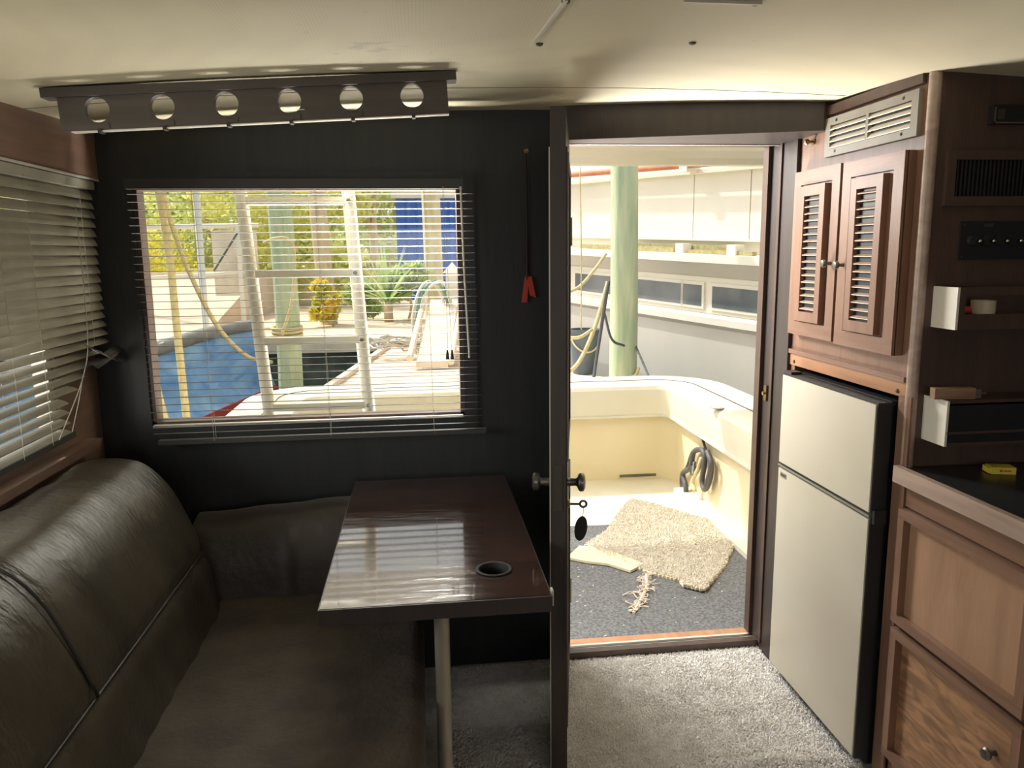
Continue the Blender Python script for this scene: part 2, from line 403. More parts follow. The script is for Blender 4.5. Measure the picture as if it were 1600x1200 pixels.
# right hull wall and forward wall (windscreen openings)
struct(obj('wall_right', B(XR, XR+.05, -1.75, 2.6, -.05, 1.85), 'galley_wood'))
bm = NB()
for a in ((-1.09,2.0,-.05,1.1),(-1.09,2.0,1.68,1.86),(-1.09,-.75,1.1,1.68),(1.4,2.0,1.1,1.68)): box(bm, a[0], a[1], -1.8, -1.74, a[2], a[3])
struct(obj('wall_forward', bm, 'soffit_wood'))

# aft window frame and glass
wn = thing('window_1', 'aft window over the cockpit', None, ((WX0+WX1)/2, YB, WZ0), kind='structure')
bm = NB()
for a in ((WX0,WX1,WZ0,WZ0+.012),(WX0,WX1,WZ1-.012,WZ1),(WX0,WX0+.014,WZ0,WZ1),(WX1-.012,WX1,WZ0,WZ1)): box(bm, a[0], a[1], YB-.004, YB+.058, a[2], a[3])
obj('window_frame', bm, 'jamb_wood', wn)
bm = NB()
for a in ((WX0-.045,WX1+.045,WZ1,WZ1+.045),(WX0-.045,WX1+.045,WZ0-.045,WZ0),(WX0-.045,WX0,WZ0,WZ1),(WX1,WX1+.045,WZ0,WZ1)): box(bm, a[0], a[1], YB-.014, YB, a[2], a[3])
obj('casing', bm, 'bulkhead', wn, bevel=.003)
obj('sill_strip', B(WX0+.005, WX1-.005, YB-.02, YB+.03, WZ0-.004, WZ0+.004), 'alu', wn)
obj('pane', B(WX0+.01, WX1-.01, YB+.034, YB+.038, WZ0+.01, WZ1-.01), 'window_glass', wn)

# door frame: slanted header, jambs, threshold
hd = NB(); prism(hd, [(.452,2.462,1.80),(1.197,2.238,1.80),(1.30,2.238,1.80),(1.30,YB+.02,1.80),(.452,YB+.02,1.80)], (0,0,.135))
struct(obj('trim_3', hd, 'dark_wood'), 'dark header beam over the doorway')
hs_ = struct(obj('trim_4', B(DX0, DX1, YB-.012, YB+.075, DZ1-.012, DZ1+.012), 'jamb_wood'), 'door frame head')
obj('stop_strip', B(DX0, DX1, YB-.016, YB-.008, DZ1-.018, DZ1-.010), 'alu', hs_)
jr = struct(obj('trim_5', B(DX1-.002, DX1+.09, 2.405, YB+.075, 0, 1.81), 'dark_wood'), 'dark right jamb of the doorway')
obj('jamb_edge', B(DX1-.016, DX1-.002, YB+.03, YB+.07, .03, 1.806), 'jamb_wood', jr, bevel=.003)
obj('jamb_edge', B(DX1-.008, DX1-.002, 2.50, 2.518, .03, 1.806), 'jamb_wood', jr)
bm = NB(); box(bm, DX1-.011, DX1-.004, 2.532, 2.55, .93, .985); lathe(bm, [(.006,0),(.006,.012),(0,.014)], (DX1-.008,2.541,.957), (-1,0,0), 10); obj('strike_plate', bm, 'brass', jr)
jl = struct(obj('trim_6', B(DX0-.02, DX0+.012, YB-.03, YB+.075, 0, 1.806), 'jamb_wood'), 'left jamb of the doorway behind the open door')
th = struct(obj('trim_7', B(DX0-.01, DX1+.02, 2.525, 2.555, -.01, .03), 'jamb_wood', bevel=.004), 'door threshold')
obj('track', B(DX0, DX1, 2.556, 2.60, -.02, .022), 'alu', th); obj('track_groove', B(DX0, DX1, 2.572, 2.584, .0222, .0245), 'pewter', th)
obj('outer_sill', B(DX0, DX1, 2.60, 2.645, -.06, .018), 'orange_wood', th)

# ---- open door, swung into the cabin, seen along its edge
dr = thing('door_1', 'dark wood door standing open, seen edge-on', None, (.40, 2.2, .012), kind='structure')
H0 = Vector((.470, 2.515, 0)); H1 = Vector((.333, 1.86, 0)); dv = (H1-H0).normalized(); dn_ = Vector((-dv.y, dv.x, 0))   # dn_ : towards the doorway side (right)
if dn_.x < 0: dn_ = -dn_
DW = (H1-H0).length; TH = .036
def dpt(u, n, z): p = H0 + dv*u + dn_*n; return Vector((p.x, p.y, z))
def dbox(bm, u0, u1, n0, n1, z0, z1):
    prism(bm, [dpt(u0,n0,z0), dpt(u1,n0,z0), dpt(u1,n1,z0), dpt(u0,n1,z0)], (0,0,z1-z0)); return bm
obj('slab', dbox(NB(), 0, DW-.006, -TH/2, TH/2, .012, 1.792), 'door_wood', dr)
obj('edge_band', dbox(NB(), DW-.006, DW, -TH/2-.001, TH/2+.001, .012, 1.792), 'door_wood', dr, bevel=.0015)
obj('weather_strip', dbox(NB(), DW-.030, DW-.004, TH/2, TH/2+.005, .012, 1.70), 'jamb_wood', dr)
obj('weather_strip', dbox(NB(), DW-.022, DW-.004, -TH/2-.004, -TH/2, .012, 1.70), 'alu', dr)
for z0, z1 in ((.12,.78),(.90,1.70)):
    for s in (-1, 1):
        bm = NB()
        for (a0,a1,b0,b1) in ((.09,.56,z0,z0+.02),(.09,.56,z1-.02,z1),(.09,.11,z0,z1),(.54,.56,z0,z1)):
            dbox(bm, a0, a1, min(s*TH/2,s*(TH/2+.006)), max(s*TH/2,s*(TH/2+.006)), b0, b1)
        obj('panel_moulding', bm, 'jamb_wood', dr)
for s in (1, -1):
    k0 = dpt(DW-.05, s*TH/2, .862); bm = NB()
    lathe(bm, [(.021,0),(.021,.003),(.011,.005),(.0095,.026),(.012,.030),(.022,.034),(.0245,.040),(.0235,.047),(.016,.051),(0,.052)], k0, dn_*s, 22)
    obj('knob', bm, 'pewter', dr, smooth=True, sharp=40)
bm = NB(); dbox(bm, DW-.0005, DW+.0015, -.011, .011, .80, .92); obj('latch_plate', bm, 'screw', dr)
bm = NB(); lathe(bm, [(.013,0),(.013,.008),(.009,.012),(0,.013)], dpt(DW-.05, TH/2, .803), dn_, 18); obj('lock_cylinder', bm, 'brass', dr)
# inside escutcheon scribbles of metal catching light
bm = NB(); dbox(bm, DW-.085, DW-.02, -TH/2-.004, -TH/2, .78, .90); obj('escutcheon', bm, 'pewter', dr, bevel=.001)
for z in (.28, 1.52):
    bm = NB(); tube(bm, [dpt(0,TH/2+.004,z-.045), dpt(0,TH/2+.004,z+.045)], .006, 10); obj('hinge', bm, 'brass', dr)

# key with ring and oval fob hanging in the lock
kp = dpt(DW-.05, TH/2+.012, .803)
ky = thing('door_key', 'small key with a dark oval fob hanging in the open door lock', 'key', (kp.x+.02, kp.y, .70))
bm = NB(); prism(bm, [kp+Vector((0,0,-.003)), kp+dn_*.026+Vector((0,0,-.003)), kp+dn_*.026+Vector((0,0,.003)), kp+Vector((0,0,.003))], dv*.002)
obj('key_blade', bm, 'pewter', ky)
c = kp+dn_*.034; ring = [c+dn_*(.0085*math.cos(a))+Vector((0,0,.0085*math.sin(a))) for a in np.linspace(0,2*PI,17)]
bm = NB(); tube(bm, ring, .0032, 8); obj('key_bow', bm, 'pewter', ky, smooth=True)
c2 = c+Vector((0,0,-.010)); bm = NB(); tube(bm, smoothpath([c2, c2+Vector((0,0,-.012)), c2+Vector((-.001,0,-.024))]), .0009, 6); obj('chain', bm, 'pewter', ky)
fo = c2+Vector((-.006,0,-.056)); rr = Matrix.Rotation(math.radians(-9), 3, dv); bm = NB()
ov = [fo + rr@(dn_*(.0165*math.cos(a))+Vector((0,0,.034*math.sin(a)))) for a in np.linspace(0,2*PI,28,endpoint=False)]
prism(bm, ov, dv*.004); obj('fob', bm, 'black_plastic', ky, bevel=.001)

# ================================================================== FIXED FURNITURE, RIGHT SIDE
XC = 1.215                                     # cabinet face
CY0, CY1 = 1.775, 2.405                        # tall cabinet extent along the boat
tall = thing('fridge_cabinet', 'tall brown wood cabinet built around the fridge', 'cabinet', (1.5, 2.1, 0))
def on(px, py, x=XC): return atx(px, py, x)
# body leaves a niche for the fridge
bm = NB()
box(bm, XC, 1.9, CY0, CY1, 1.085, 1.86); box(bm, XC, 1.9, CY0, 1.815, 0, 1.085); box(bm, XC, 1.9, 2.375, CY1, 0, 1.085); box(bm, 1.80, 1.9, 1.815, 2.375, 0, 1.085)
obj('carcass', bm, 'cab_wood', tall)
# forward panel that faces the camera over the worktop
obj('side_panel', B(XC+.012, 1.92, CY0-.012, CY0-.001, .905, 1.86), 'galley_wood', tall)
# rounded corner post
bm = NB(); lathe(bm, [(.015,0),(.015,.99)], (XC+.008, CY0+.000, .872), (0,0,1), 20)
obj('corner_post', bm, 'edge_wood', tall, smooth=True, sharp=40)
obj('lower_stile', B(XC-.006, XC, CY0-.02, 1.80, .0, 1.085), 'cab_wood', tall, bevel=.002)
obj('top_moulding', B(XC-.012, XC, CY0+.02, 2.26, 1.842, 1.868), 'jamb_wood', tall, bevel=.003)
obj('rail_moulding', B(XC-.010, XC, CY0+.01, CY1, 1.118, 1.132), 'cab_wood_h', tall, bevel=.003)
obj('fridge_rail', B(XC-.004, XC, CY0+.01, CY1, 1.08, 1.118), 'orange_wood', tall)
for y in (1.815, 2.372):
    bm = NB(); lathe(bm, [(.006,0),(.005,.003),(0,.004)], (XC-.004, y, 1.092), (-1,0,0), 10); obj('screw', bm, 'screw', tall)
# brass hook / stop
hk = on(1272, 222); bm = NB(); lathe(bm, [(.010,0),(.010,.003),(.005,.005),(.005,.018),(.009,.020),(.010,.026),(.006,.031),(0,.032)], (XC, hk.y, hk.z), (-1,0,0), 16); obj('door_stop', bm, 'brass', tall, smooth=True, sharp=40)
def louver_door(y0, y1, z0, z1, knob_y):
    xf = XC-.030
    d = obj('door', B(xf+.006, XC-.001, y0, y1, z0, z1), 'cab_wood', tall)
    fw = .042
    bm = NB()
    for a in ((y0,y1,z1-fw,z1),(y0,y1,z0,z0+fw)): obj('rail', B(xf-.002, xf+.008, *a), 'cab_wood_h', d, bevel=.004)
    for a in ((y0,y0+fw,z0+fw,z1-fw),(y1-fw,y1,z0+fw,z1-fw)): obj('stile', B(xf-.002, xf+.008, *a), 'cab_wood', d, bevel=.004)
    yc = (y0+y1)/2+.004; hw = .074; la, lb = z0+.046, z1-.048; iw = .046
    bm = NB()
    for a in ((yc-hw,yc+hw,lb-.030,lb),(yc-hw,yc+hw,la,la+.030),(yc-hw,yc-iw,la+.03,lb-.03),(yc+iw,yc+hw,la+.03,lb-.03)): box(bm, xf-.012, xf+.006, *a)
    obj('louver_frame', bm, 'cab_wood', d, bevel=.003)
    obj('louver_backing', B(xf+.001, xf+.0055, yc-iw, yc+iw, la+.03, lb-.03), 'black_plastic', d)
    n = 17; zz = [la+.03+(lb-la-.06)*(i+.5)/n for i in range(n)]
    bm = NB(); R = Matrix.Rotation(math.radians(-24), 3, 'Y'); box(bm, -.0062, .0062, -iw, iw, -.0012, .0012, rot=R, org=(xf-.004, yc, zz[0]))
    s = obj('louver', bm, 'louver', d); copies(s, [(0,0,z-zz[0]) for z in zz[1:]])
    bm = NB(); lathe(bm, [(.006,0),(.005,.012),(.0055,.016),(.011,.019),(.0125,.024),(.010,.029),(0,.031)], (xf, knob_y, z0+.225), (-1,0,0), 16); obj('knob', bm, 'pewter', d, smooth=True, sharp=40)
louver_door(2.104, 2.372, 1.188, 1.692, 2.130)
louver_door(1.812, 2.090, 1.184, 1.690, 2.062)
# vent grille
VY0, VY1, VZ0, VZ1 = 1.805, 2.238, 1.722, 1.832
vg = obj('vent_frame', B(XC-.0015, XC, VY0+.02, VY1-.02, VZ0+.02, VZ1-.02), 'black_plastic', tall)
bm = NB(); fw = .021
for a in ((VY0,VY1,VZ0,VZ0+fw),(VY0,VY1,VZ1-fw,VZ1),(VY0,VY0+fw*1.3,VZ0+fw,VZ1-fw),(VY1-fw*1.3,VY1,VZ0+fw,VZ1-fw),((VY0+VY1)/2-.006,(VY0+VY1)/2+.006,VZ0+fw,VZ1-fw)): box(bm, XC-.012, XC, *a)
obj('grille_frame', bm, 'vent_frame', vg, bevel=.002)
for ya, yb in ((VY0+fw*1.3,(VY0+VY1)/2-.006),((VY0+VY1)/2+.006,VY1-fw*1.3)):
    zz = [VZ0+fw+(VZ1-VZ0-2*fw)*(i+.5)/4 for i in range(4)]
    bm = NB(); R = Matrix.Rotation(math.radians(-45), 3, 'Y'); box(bm, -.0088, .0088, ya-(ya+yb)/2, yb-(ya+yb)/2, -.001, .001, rot=R, org=(XC-.0065, (ya+yb)/2, zz[0]))
    s = obj('slat', bm, 'vent_slat', vg); copies(s, [(0,0,z-zz[0]) for z in zz[1:]])
for y, z in ((VY0+.06,VZ0+.012),(VY1-.06,VZ0+.012),(VY0+.06,VZ1-.012),(VY1-.06,VZ1-.012)):
    bm = NB(); lathe(bm, [(.0042,0),(.0038,.002),(0,.003)], (XC-.012,y,z), (-1,0,0), 10); obj('screw', bm, 'screw', vg)

# ---- fridge
XF = 1.162; FY0, FY1 = 1.822, 2.352
fr = thing('fridge', 'beige two-door fridge with black sides in the wood cabinet', 'fridge', (1.45, 2.08, .0))
obj('body', B(XF+.045, 1.78, FY0+.008, FY1-.008, .02, 1.062), 'black_plastic', fr)
def fdoor(z0, z1, nm):
    d = obj('door', B(XF+.004, XF+.043, FY0, FY1, z0, z1), 'black_plastic', fr, bevel=.004, label=nm)
    obj('door_panel', B(XF, XF+.006, FY0+.006, FY1-.006, z0+.006, z1-.006), 'fridge_panel', d, bevel=.0025)
    return d
d1 = fdoor(.758, 1.060, 'freezer door with beige face'); d2 = fdoor(.045, .750, 'main fridge door with beige face')
obj('trim_strip', B(XF-.001, XF+.003, FY0+.002, FY1-.002, .7505, .7565), 'fridge_trim', d2)
bm = NB(); box(bm, XF+.006, XF+.040, FY0-.012, FY0+.004, .735, .772); obj('hinge', bm, 'black_plastic', fr, bevel=.003)
bm = NB(); box(bm, XF+.006, XF+.040, FY1-.05, FY1, 1.058, 1.068); obj('hinge', bm, 'black_plastic', fr)
bd = obj('badge', B(XF-.0012, XF, FY1-.062, FY1-.022, .717, .733), 'fridge_trim', d2)
bm = NB()
for i in range(5): box(bm, XF-.0016, XF-.0012, FY1-.058+i*.007, FY1-.0535+i*.007, .722, .729)
obj('lettering', bm, 'black_plastic', bd)

# ---- galley base cabinet and worktop
base = thing('galley_base_cabinet', 'brown wood base cabinet with two framed fronts under the dark worktop', 'cabinet', (1.5, 1.2, 0))
BY0 = .55
obj('body', B(XC+.006, 1.9, BY0, CY0-.022, .0, .868), 'cab_wood', base)
bm = NB(); obj('top_rail', B(XC-.002, XC+.006, BY0, CY0-.022, .805, .868), 'cab_wood_h', base)
def front(z0, z1, y0, y1, m_, knob=None, label=None):
    d = obj('door', B(XC+.000, XC+.006, y0+.02, y1-.02, z0+.02, z1-.02), m_, base, label=label)
    for a in ((y0,y1,z1-.024,z1),(y0,y1,z0,z0+.024)): obj('rail', B(XC-.020, XC+.006, *a), 'cab_wood_h', d, bevel=.006)
    for a in ((y0,y0+.024,z0+.024,z1-.024),(y1-.024,y1,z0+.024,z1-.024)): obj('stile', B(XC-.020, XC+.006, *a), 'cab_wood', d, bevel=.006)
    if knob:
        bm = NB(); lathe(bm, [(.007,0),(.0055,.010),(.006,.014),(.013,.018),(.0145,.024),(.011,.029),(0,.031)], (XC, knob[0], knob[1]), (-1,0,0), 16); obj('knob', bm, 'pewter', d, smooth=True, sharp=40)
front(.495, .800, 1.305, 1.752, 'drawer_wood', label='upper framed front of plain wood')
front(.115, .478, 1.300, 1.748, 'burl_wood', knob=(1.385, .365), label='lower framed front with swirling wood grain')
obj('mid_rail', B(XC-.004, XC+.006, BY0, CY0-.022, .479, .494), 'dark_wood', base)
wt = thing('worktop', 'dark galley worktop with a pale wood edge', 'worktop', (1.5, 1.2, .868))
obj('slab', B(XC-.012, 1.92, BY0, CY0-.014, .8685, .903), 'counter', wt)
obj('edge_strip', B(XC-.030, XC-.012, BY0, CY0-.004, .866, .908), 'edge_wood', wt, bevel=.005)

# ---- things on the forward panel
YP = CY0-.012
def pn(px, py): return aty(px, py, YP)
g = thing('wall_grille', 'dark framed grille with upright fins on the galley panel', 'vent', (1.42, YP, 1.58))
a = pn(1478, 235); b = pn(1495, 315)
gx0, gz1, gz0 = a.x, a.z, pn(1480,322).z
bm = NB(); gx1 = gx0+.30
for q in ((gx0,gx1,gz0,gz0+.022),(gx0,gx1,gz1-.022,gz1),(gx0,gx0+.022,gz0+.022,gz1-.022),(gx1-.022,gx1,gz0+.022,gz1-.022)): box(bm, q[0], q[1], YP-.012, YP, q[2], q[3])
obj('frame', bm, 'galley_wood', g, bevel=.003)
obj('backing', B(gx0+.022, gx1-.022, YP-.002, YP, gz0+.022, gz1-.022), 'black_plastic', g)
bm = NB(); box(bm, gx0+.026, gx0+.030, YP-.010, YP-.002, gz0+.022, gz1-.022); f0 = obj('fin', bm, 'black_rubber', g); copies(f0, [(.0105*i,0,0) for i in range(1,24)])
sp = thing('switch_panel', 'black panel with three round knobs beside the galley worktop', 'switch panel', (1.42, YP, 1.43))
a = pn(1500, 346); b = pn(1502, 406); sx0 = a.x
obj('plate', B(sx0, sx0+.20, YP-.006, YP, b.z, a.z), 'black_plastic', sp, bevel=.002)
for i in range(4):
    kx = pn(1530+33*i, 377); o_ = (sx0+.030+i*.036, YP-.006, (a.z+b.z)/2)
    bm = NB(); lathe(bm, [(.0135,0),(.0135,.004),(.012,.006),(.0115,.012),(0,.0125)], o_, (0,-1,0), 20); k = obj('knob', bm, 'black_rubber', sp, smooth=True, sharp=35)
    bm = NB(); lathe(bm, [(.003,0),(.003,.010),(.0045,.012),(.005,.016),(.003,.019),(0,.0195)], (o_[0]+.007, YP-.012, o_[2]-.002), (0,-1,0), 12); obj('toggle', bm, 'chrome', k, smooth=True)
obj('badge', B(sx0+.060, sx0+.084, YP-.0068, YP-.006, a.z-.014, a.z-.006), 'pewter', sp)
for dx in (.008, .192):
    for dz in (.008, (a.z-b.z)-.008):
        bm = NB(); lathe(bm, [(.003,0),(.0028,.0015),(0,.002)], (sx0+dx, YP-.006, b.z+dz), (0,-1,0), 8); obj('screw', bm, 'screw', sp)
rd = thing('radio_unit', 'black radio unit with a chrome rim high on the galley panel', 'radio', (1.45, YP, 1.73))
a = pn(1545, 165); b = pn(1546, 195)
obj('case', B(a.x, a.x+.19, YP-.016, YP, b.z, a.z), 'black_plastic', rd, bevel=.002)
bm = NB()
for q in ((a.x+.004,a.x+.186,b.z+.001,b.z+.004),(a.x+.004,a.x+.007,b.z+.001,a.z-.006)): box(bm, q[0], q[1], YP-.018, YP-.0155, q[2], q[3])
obj('chrome_rim', bm, 'chrome', rd)
obj('display', B(a.x+.012, a.x+.03, YP-.0175, YP-.0155, b.z+.010, a.z-.010), 'pewter', rd)
def tray(px0, py0, px1, py1, nm, label, tall_=.1, lift=.008):
    a = pn(px0, py0); x0 = a.x; z1 = a.z; z0 = z1-tall_; yf = YP-.088
    t = thing(nm, label, 'shelf', (x0+.17, YP, z0))
    obj('end_panel', B(x0, x0+.006, yf, YP, z0, z1), 'white_plastic', t, bevel=.0012)
    obj('floor_board', B(x0+.006, x0+.36, yf+.006*(lift>.02), YP, z0, z0+lift), 'galley_wood', t)
    obj('back_board', B(x0+.006, x0+.36, YP-.006, YP, z0+lift, z1), 'galley_wood', t)
    obj('end_panel', B(x0+.36, x0+.366, yf, YP, z0, z1), 'white_plastic', t)
    return t, x0, z0, z1, yf
t1, tx, tz0, tz1, tyf = tray(1459, 447, 0, 0, 'tray_shelf', 'upper dark tray shelf with a pale end, holding a tape roll', .1, .034)
obj('front_lip', B(tx+.006, tx+.36, tyf, tyf+.006, tz0, tz0+.036), 'galley_wood', t1)
obj('top_rail', B(tx+.006, tx+.36, tyf, tyf+.006, tz1-.020, tz1), 'galley_wood', t1)
obj('corner_post', B(tx+.006, tx+.022, tyf, tyf+.006, tz0+.036, tz1-.02), 'galley_wood', t1)
bm = NB(); R_, h = .027, .032; c = Vector((tx+.100, tyf+.042, tz0+.0342))
lathe(bm, [(R_*.6,0),(R_,0),(R_,h),(R_*.6,h),(R_*.6,0)], c, (0,0,1), 28); tag(obj('tape_roll', bm, 'tape', smooth=True, sharp=40), 'cream tape roll lying in the upper tray shelf', 'tape roll')
bm = NB(); tube(bm, [(tx+.025, tyf+.046, tz0+.0435), (tx+.066, tyf+.044, tz0+.0435)], .009, 12); rm = tag(obj('red_marker', bm, 'red_bright', smooth=True, sharp=40), 'red stick lying left of the tape roll in the upper tray', 'marker')
bm = NB(); tube(bm, [(tx+.012, tyf+.0465, tz0+.0435), (tx+.025, tyf+.046, tz0+.0435)], .0093, 12); obj('cap', bm, 'black_plastic', rm)
t2, ux, uz0, uz1, uyf = tray(1444, 617, 0, 0, 'tray_shelf', 'lower dark tray shelf with a pale end, above the matchbox', .112)
obj('front_board', B(ux+.006, ux+.36, uyf, uyf+.006, uz0+.008, uz1-.012), 'counter', t2)
obj('front_bead', B(ux+.004, ux+.362, uyf-.003, uyf, uz0+.030, uz0+.036), 'galley_wood', t2)
obj('lid', B(ux+.006, ux+.36, uyf+.006, YP-.006, uz1-.008, uz1-.001), 'galley_wood', t2)
# wooden handle lying on the lower tray
a = Vector((ux-.012, YP-.050, uz1+.0135)); bm = NB(); box(bm, -.002, .098, -.011, .011, -.0135, .0135, rot=Matrix.Rotation(math.radians(-6),3,'Z'), org=a)
kn = tag(obj('wood_handle', bm, 'stick_wood', bevel=.003), 'short wooden handle with a metal end lying on the lower tray', 'tool')
bm = NB(); box(bm, .098, .112, -.010, .010, -.012, .010, rot=Matrix.Rotation(math.radians(-6),3,'Z'), org=a); box(bm, .112, .130, -.002, .002, -.003, .0, rot=Matrix.Rotation(math.radians(-6),3,'Z'), org=a); obj('metal_end', bm, 'chrome', kn)
# matchbox on the worktop
mb = thing('matchbox', 'small yellow matchbox on the dark worktop', 'matchbox', (1.40, 1.69, .903))
R = Matrix.Rotation(math.radians(-14),3,'Z'); org = (1.412, 1.685, .9035)
obj('sleeve', B(-.028, .028, -.018, .018, 0, .017, rot=R, org=org), 'match_yellow', mb, bevel=.0008)
obj('tray', B(-.034, .0, -.0165, .0165, .0015, .0155, rot=R, org=org), 'match_yellow', mb)
bm = NB(); box(bm, -.010, -.003, -.0186, -.0181, .006, .011, rot=R, org=org); box(bm, -.001, .016, -.0186, -.0181, .007, .010, rot=R, org=org); obj('print', bm, 'match_red', mb)

# ================================================================== SETTEE
se = thing('settee', 'brown leather corner settee along the left wall', 'settee', (-.55, 1.4, 0))
prof = [(-1.022,.70),(-1.020,.80),(-1.005,.855),(-.955,.885),(-.90,.897),(-.845,.895),(-.80,.882),(-.757,.845),(-.722,.795),(-.692,.727),(-.668,.665),(-.648,.608),(-.632,.54),(-.622,.467),(-.612,.40),(-.66,.36),(-.9,.36)]
PP = smoothpath([Vector((x,0,z)) for x, z in prof], 4)
cum = [0]
for a, b in zip(PP, PP[1:]): cum.append(cum[-1]+(b-a).length)
SEAM_Z = .60; seam_i = min(range(8, len(PP)), key=lambda i: abs(PP[i].z-SEAM_Z) + (10 if PP[i].x < -.8 else 0))
seam_s = cum[seam_i]; YV = 1.46
ny = 90; Y0_, Y1_ = -.2, 2.285
bm = NB(); rows = []
for j in range(ny+1):
    v = j/ny; y = Y0_+(Y1_-Y0_)*v; e = Y1_-y
    shrink = 0 if e > .10 else .055*(1-math.sqrt(max(0,1-((.10-e)/.10)**2)))
    row = []
    for i, p in enumerate(PP):
        t = (PP[min(i+1,len(PP)-1)]-PP[max(i-1,0)]).normalized(); nrm = Vector((-t.z*-1, 0, t.x*-1)); nrm = Vector((t.z*-1*-1,0,0)) if False else Vector((-t.z,0,t.x))
        if nrm.dot(Vector((-.82,0,.55))-p) > 0: nrm = -nrm
        gv = .011*math.exp(-((cum[i]-seam_s)/.016)**2) + .008*math.exp(-((y-YV)/.014)**2)*(1 if cum[i] < seam_s else 0)
        wr = .0035*math.sin(23*y+9*p.z)*math.sin(7*y+14*p.x)+.002*math.sin(61*y+20*p.z)
        row.append(bm.verts.new(Vector((p.x, y, p.z)) + nrm*(-gv+wr-shrink)))
    rows.append(row)
for a, b in zip(rows, rows[1:]):
    for i in range(len(PP)-1): bm.faces.new((a[i], a[i+1], b[i+1], b[i]))
bm.faces.new(rows[-1]); bm.faces.new(rows[0][::-1])
bk = obj('backrest', bm, 'leather', se, smooth=True, sharp=60)
def surf(s, y, off=.0):
    i = min(range(len(PP)), key=lambda k: abs(cum[k]-s)); return Vector((PP[i].x+off*.8, y, PP[i].z+off*.5))
bm = NB(); tube(bm, [surf(seam_s, y, -.004) for y in np.linspace(-.1, 2.20, 40)], .0034, 8); obj('seam_piping', bm, 'piping', bk, smooth=True)
bm = NB(); tube(bm, [Vector((PP[i].x+.001, YV, PP[i].z)) for i in range(8, seam_i+1, 2)], .0034, 8); obj('seam_piping', bm, 'piping', bk, smooth=True)
# return back cushion along the bulkhead
def cushion(x0,x1,y0,y1,z0,z1,r,name,m_,parent,puff=.012):
    bm = NB(); box(bm, x0,x1,y0,y1,z0,z1); bmesh.ops.bevel(bm, geom=bm.edges[:], offset=r, segments=5, profile=.6, affect='EDGES')
    return obj(name, bm, m_, parent, smooth=True)
bm = NB()
top = lambda x: .655 + .03*math.sin((x+.7)*2.2)
def rc(u, v):
    x = -.70+.78*u; a = v*PI*.5
    return None
prf = [(2.50,.40),(2.50,.60),(2.485,.655),(2.45,.678),(2.40,.675),(2.355,.655),(2.325,.61),(2.30,.53),(2.285,.42)]
Q = smoothpath([Vector((0,y,z)) for y, z in prf], 4); rows = []
for i in range(41):
    x = -.72+.62*i/40; row = []
    for p in Q:
        zz = p.z + (.035*(x+.72)/.5 - .03)*((p.z-.4)/.27) + .002*math.sin(31*x+17*p.z)
        gg = .006*math.exp(-((x+.43)/.012)**2)
        row.append(bm.verts.new(Vector((x, p.y+gg, zz))))
    rows.append(row)
for a, b in zip(rows, rows[1:]):
    for i in range(len(Q)-1): bm.faces.new((a[i],a[i+1],b[i+1],b[i]))
bm.faces.new(rows[0]); bm.faces.new(rows[-1][::-1])
obj('return_backrest', bm, 'leather_dark', se, smooth=True, sharp=60)
cushion(-.66, -.02, -.2, 2.32, .27, .425, .05, 'seat_cushion', 'seat_fabric', se)
obj('seat_base', B(-1.0, -.055, -.2, 2.50, .0, .275), 'dark_wood', se)

# ================================================================== TABLE
TX0, TX1, TY0, TY1, TZ = -.228, .257, 1.525, 2.44, .73
tb = thing('dinette_table', 'glossy brown dinette table on a metal pole with a cup holder', 'table', (.02, 1.8, 0))
bm = NB(); N_ = 28; ch = Vector((.149,1.676,0)); R_ = .036
# top with a round hole
outer = [(TX0,TY0),(TX1,TY0),(TX1,TY1),(TX0,TY1)]
def sq(a):
    dx, dy = math.cos(a), math.sin(a); best = 1e9
    for lim, d, c in ((TX1,dx,ch.x),(TX0,dx,ch.x),(TY1,dy,ch.y),(TY0,dy,ch.y)):
        if abs(d) > 1e-9:
            t = (lim-c)/d
            if t > 0: best = min(best, t)
    return (ch.x+dx*best, ch.y+dy*best)
angs = sorted(set([2*PI*k/N_ for k in range(N_)] + [math.atan2(y-ch.y, x-ch.x) % (2*PI) for x, y in outer]))
loops = []
for z in (TZ, TZ-.028):
    loops.append(([bm.verts.new((*sq(a), z)) for a in angs], [bm.verts.new((ch.x+R_*math.cos(a), ch.y+R_*math.sin(a), z)) for a in angs]))
n_ = len(angs)
for i in range(n_):
    j = (i+1) % n_
    (o0, i0), (o1, i1) = loops
    bm.faces.new((o0[i],o0[j],i0[j],i0[i])); bm.faces.new((o1[j],o1[i],i1[i],i1[j])); bm.faces.new((o1[i],o1[j],o0[j],o0[i])); bm.faces.new((i0[i],i0[j],i1[j],i1[i]))
obj('table_top', bm, 'table_wood', tb)
bm = NB()
box(bm, TX0-.003, TX1+.003, TY0-.004, TY0-.0003, TZ-.036, TZ-.001); box(bm, TX0-.003, TX0-.0003, TY0, TY1, TZ-.036, TZ-.001); box(bm, TX1+.0003, TX1+.003, TY0, TY1, TZ-.036, TZ-.001)
obj('edge_band', bm, 'dark_wood', tb)
bm = NB(); lathe(bm, [(.0345,-.055),(.0355,.0),(.041,.0005),(.0425,.003),(.040,.0045),(.035,.003),(.033,-.004),(.0325,-.052),(0,-.053)], (ch.x,ch.y,TZ), (0,0,1), 32)
obj('cup_holder', bm, 'black_rubber', tb, smooth=True, sharp=50)
bm = NB(); lathe(bm, [(.07,0),(.07,.004),(.03,.012),(.0185,.03),(.0185,TZ-.07),(.035,TZ-.05),(.06,TZ-.036),(.06,TZ-.0285)], (.026,1.72,.0), (0,0,1), 28)
obj('pole', bm, 'pole_metal', tb, smooth=True, sharp=40)
obj('end_clip', B(TX1+.003, TX1+.008, TY0+.01, TY0+.03, TZ-.03, TZ+.004), 'alu', tb, bevel=.001)

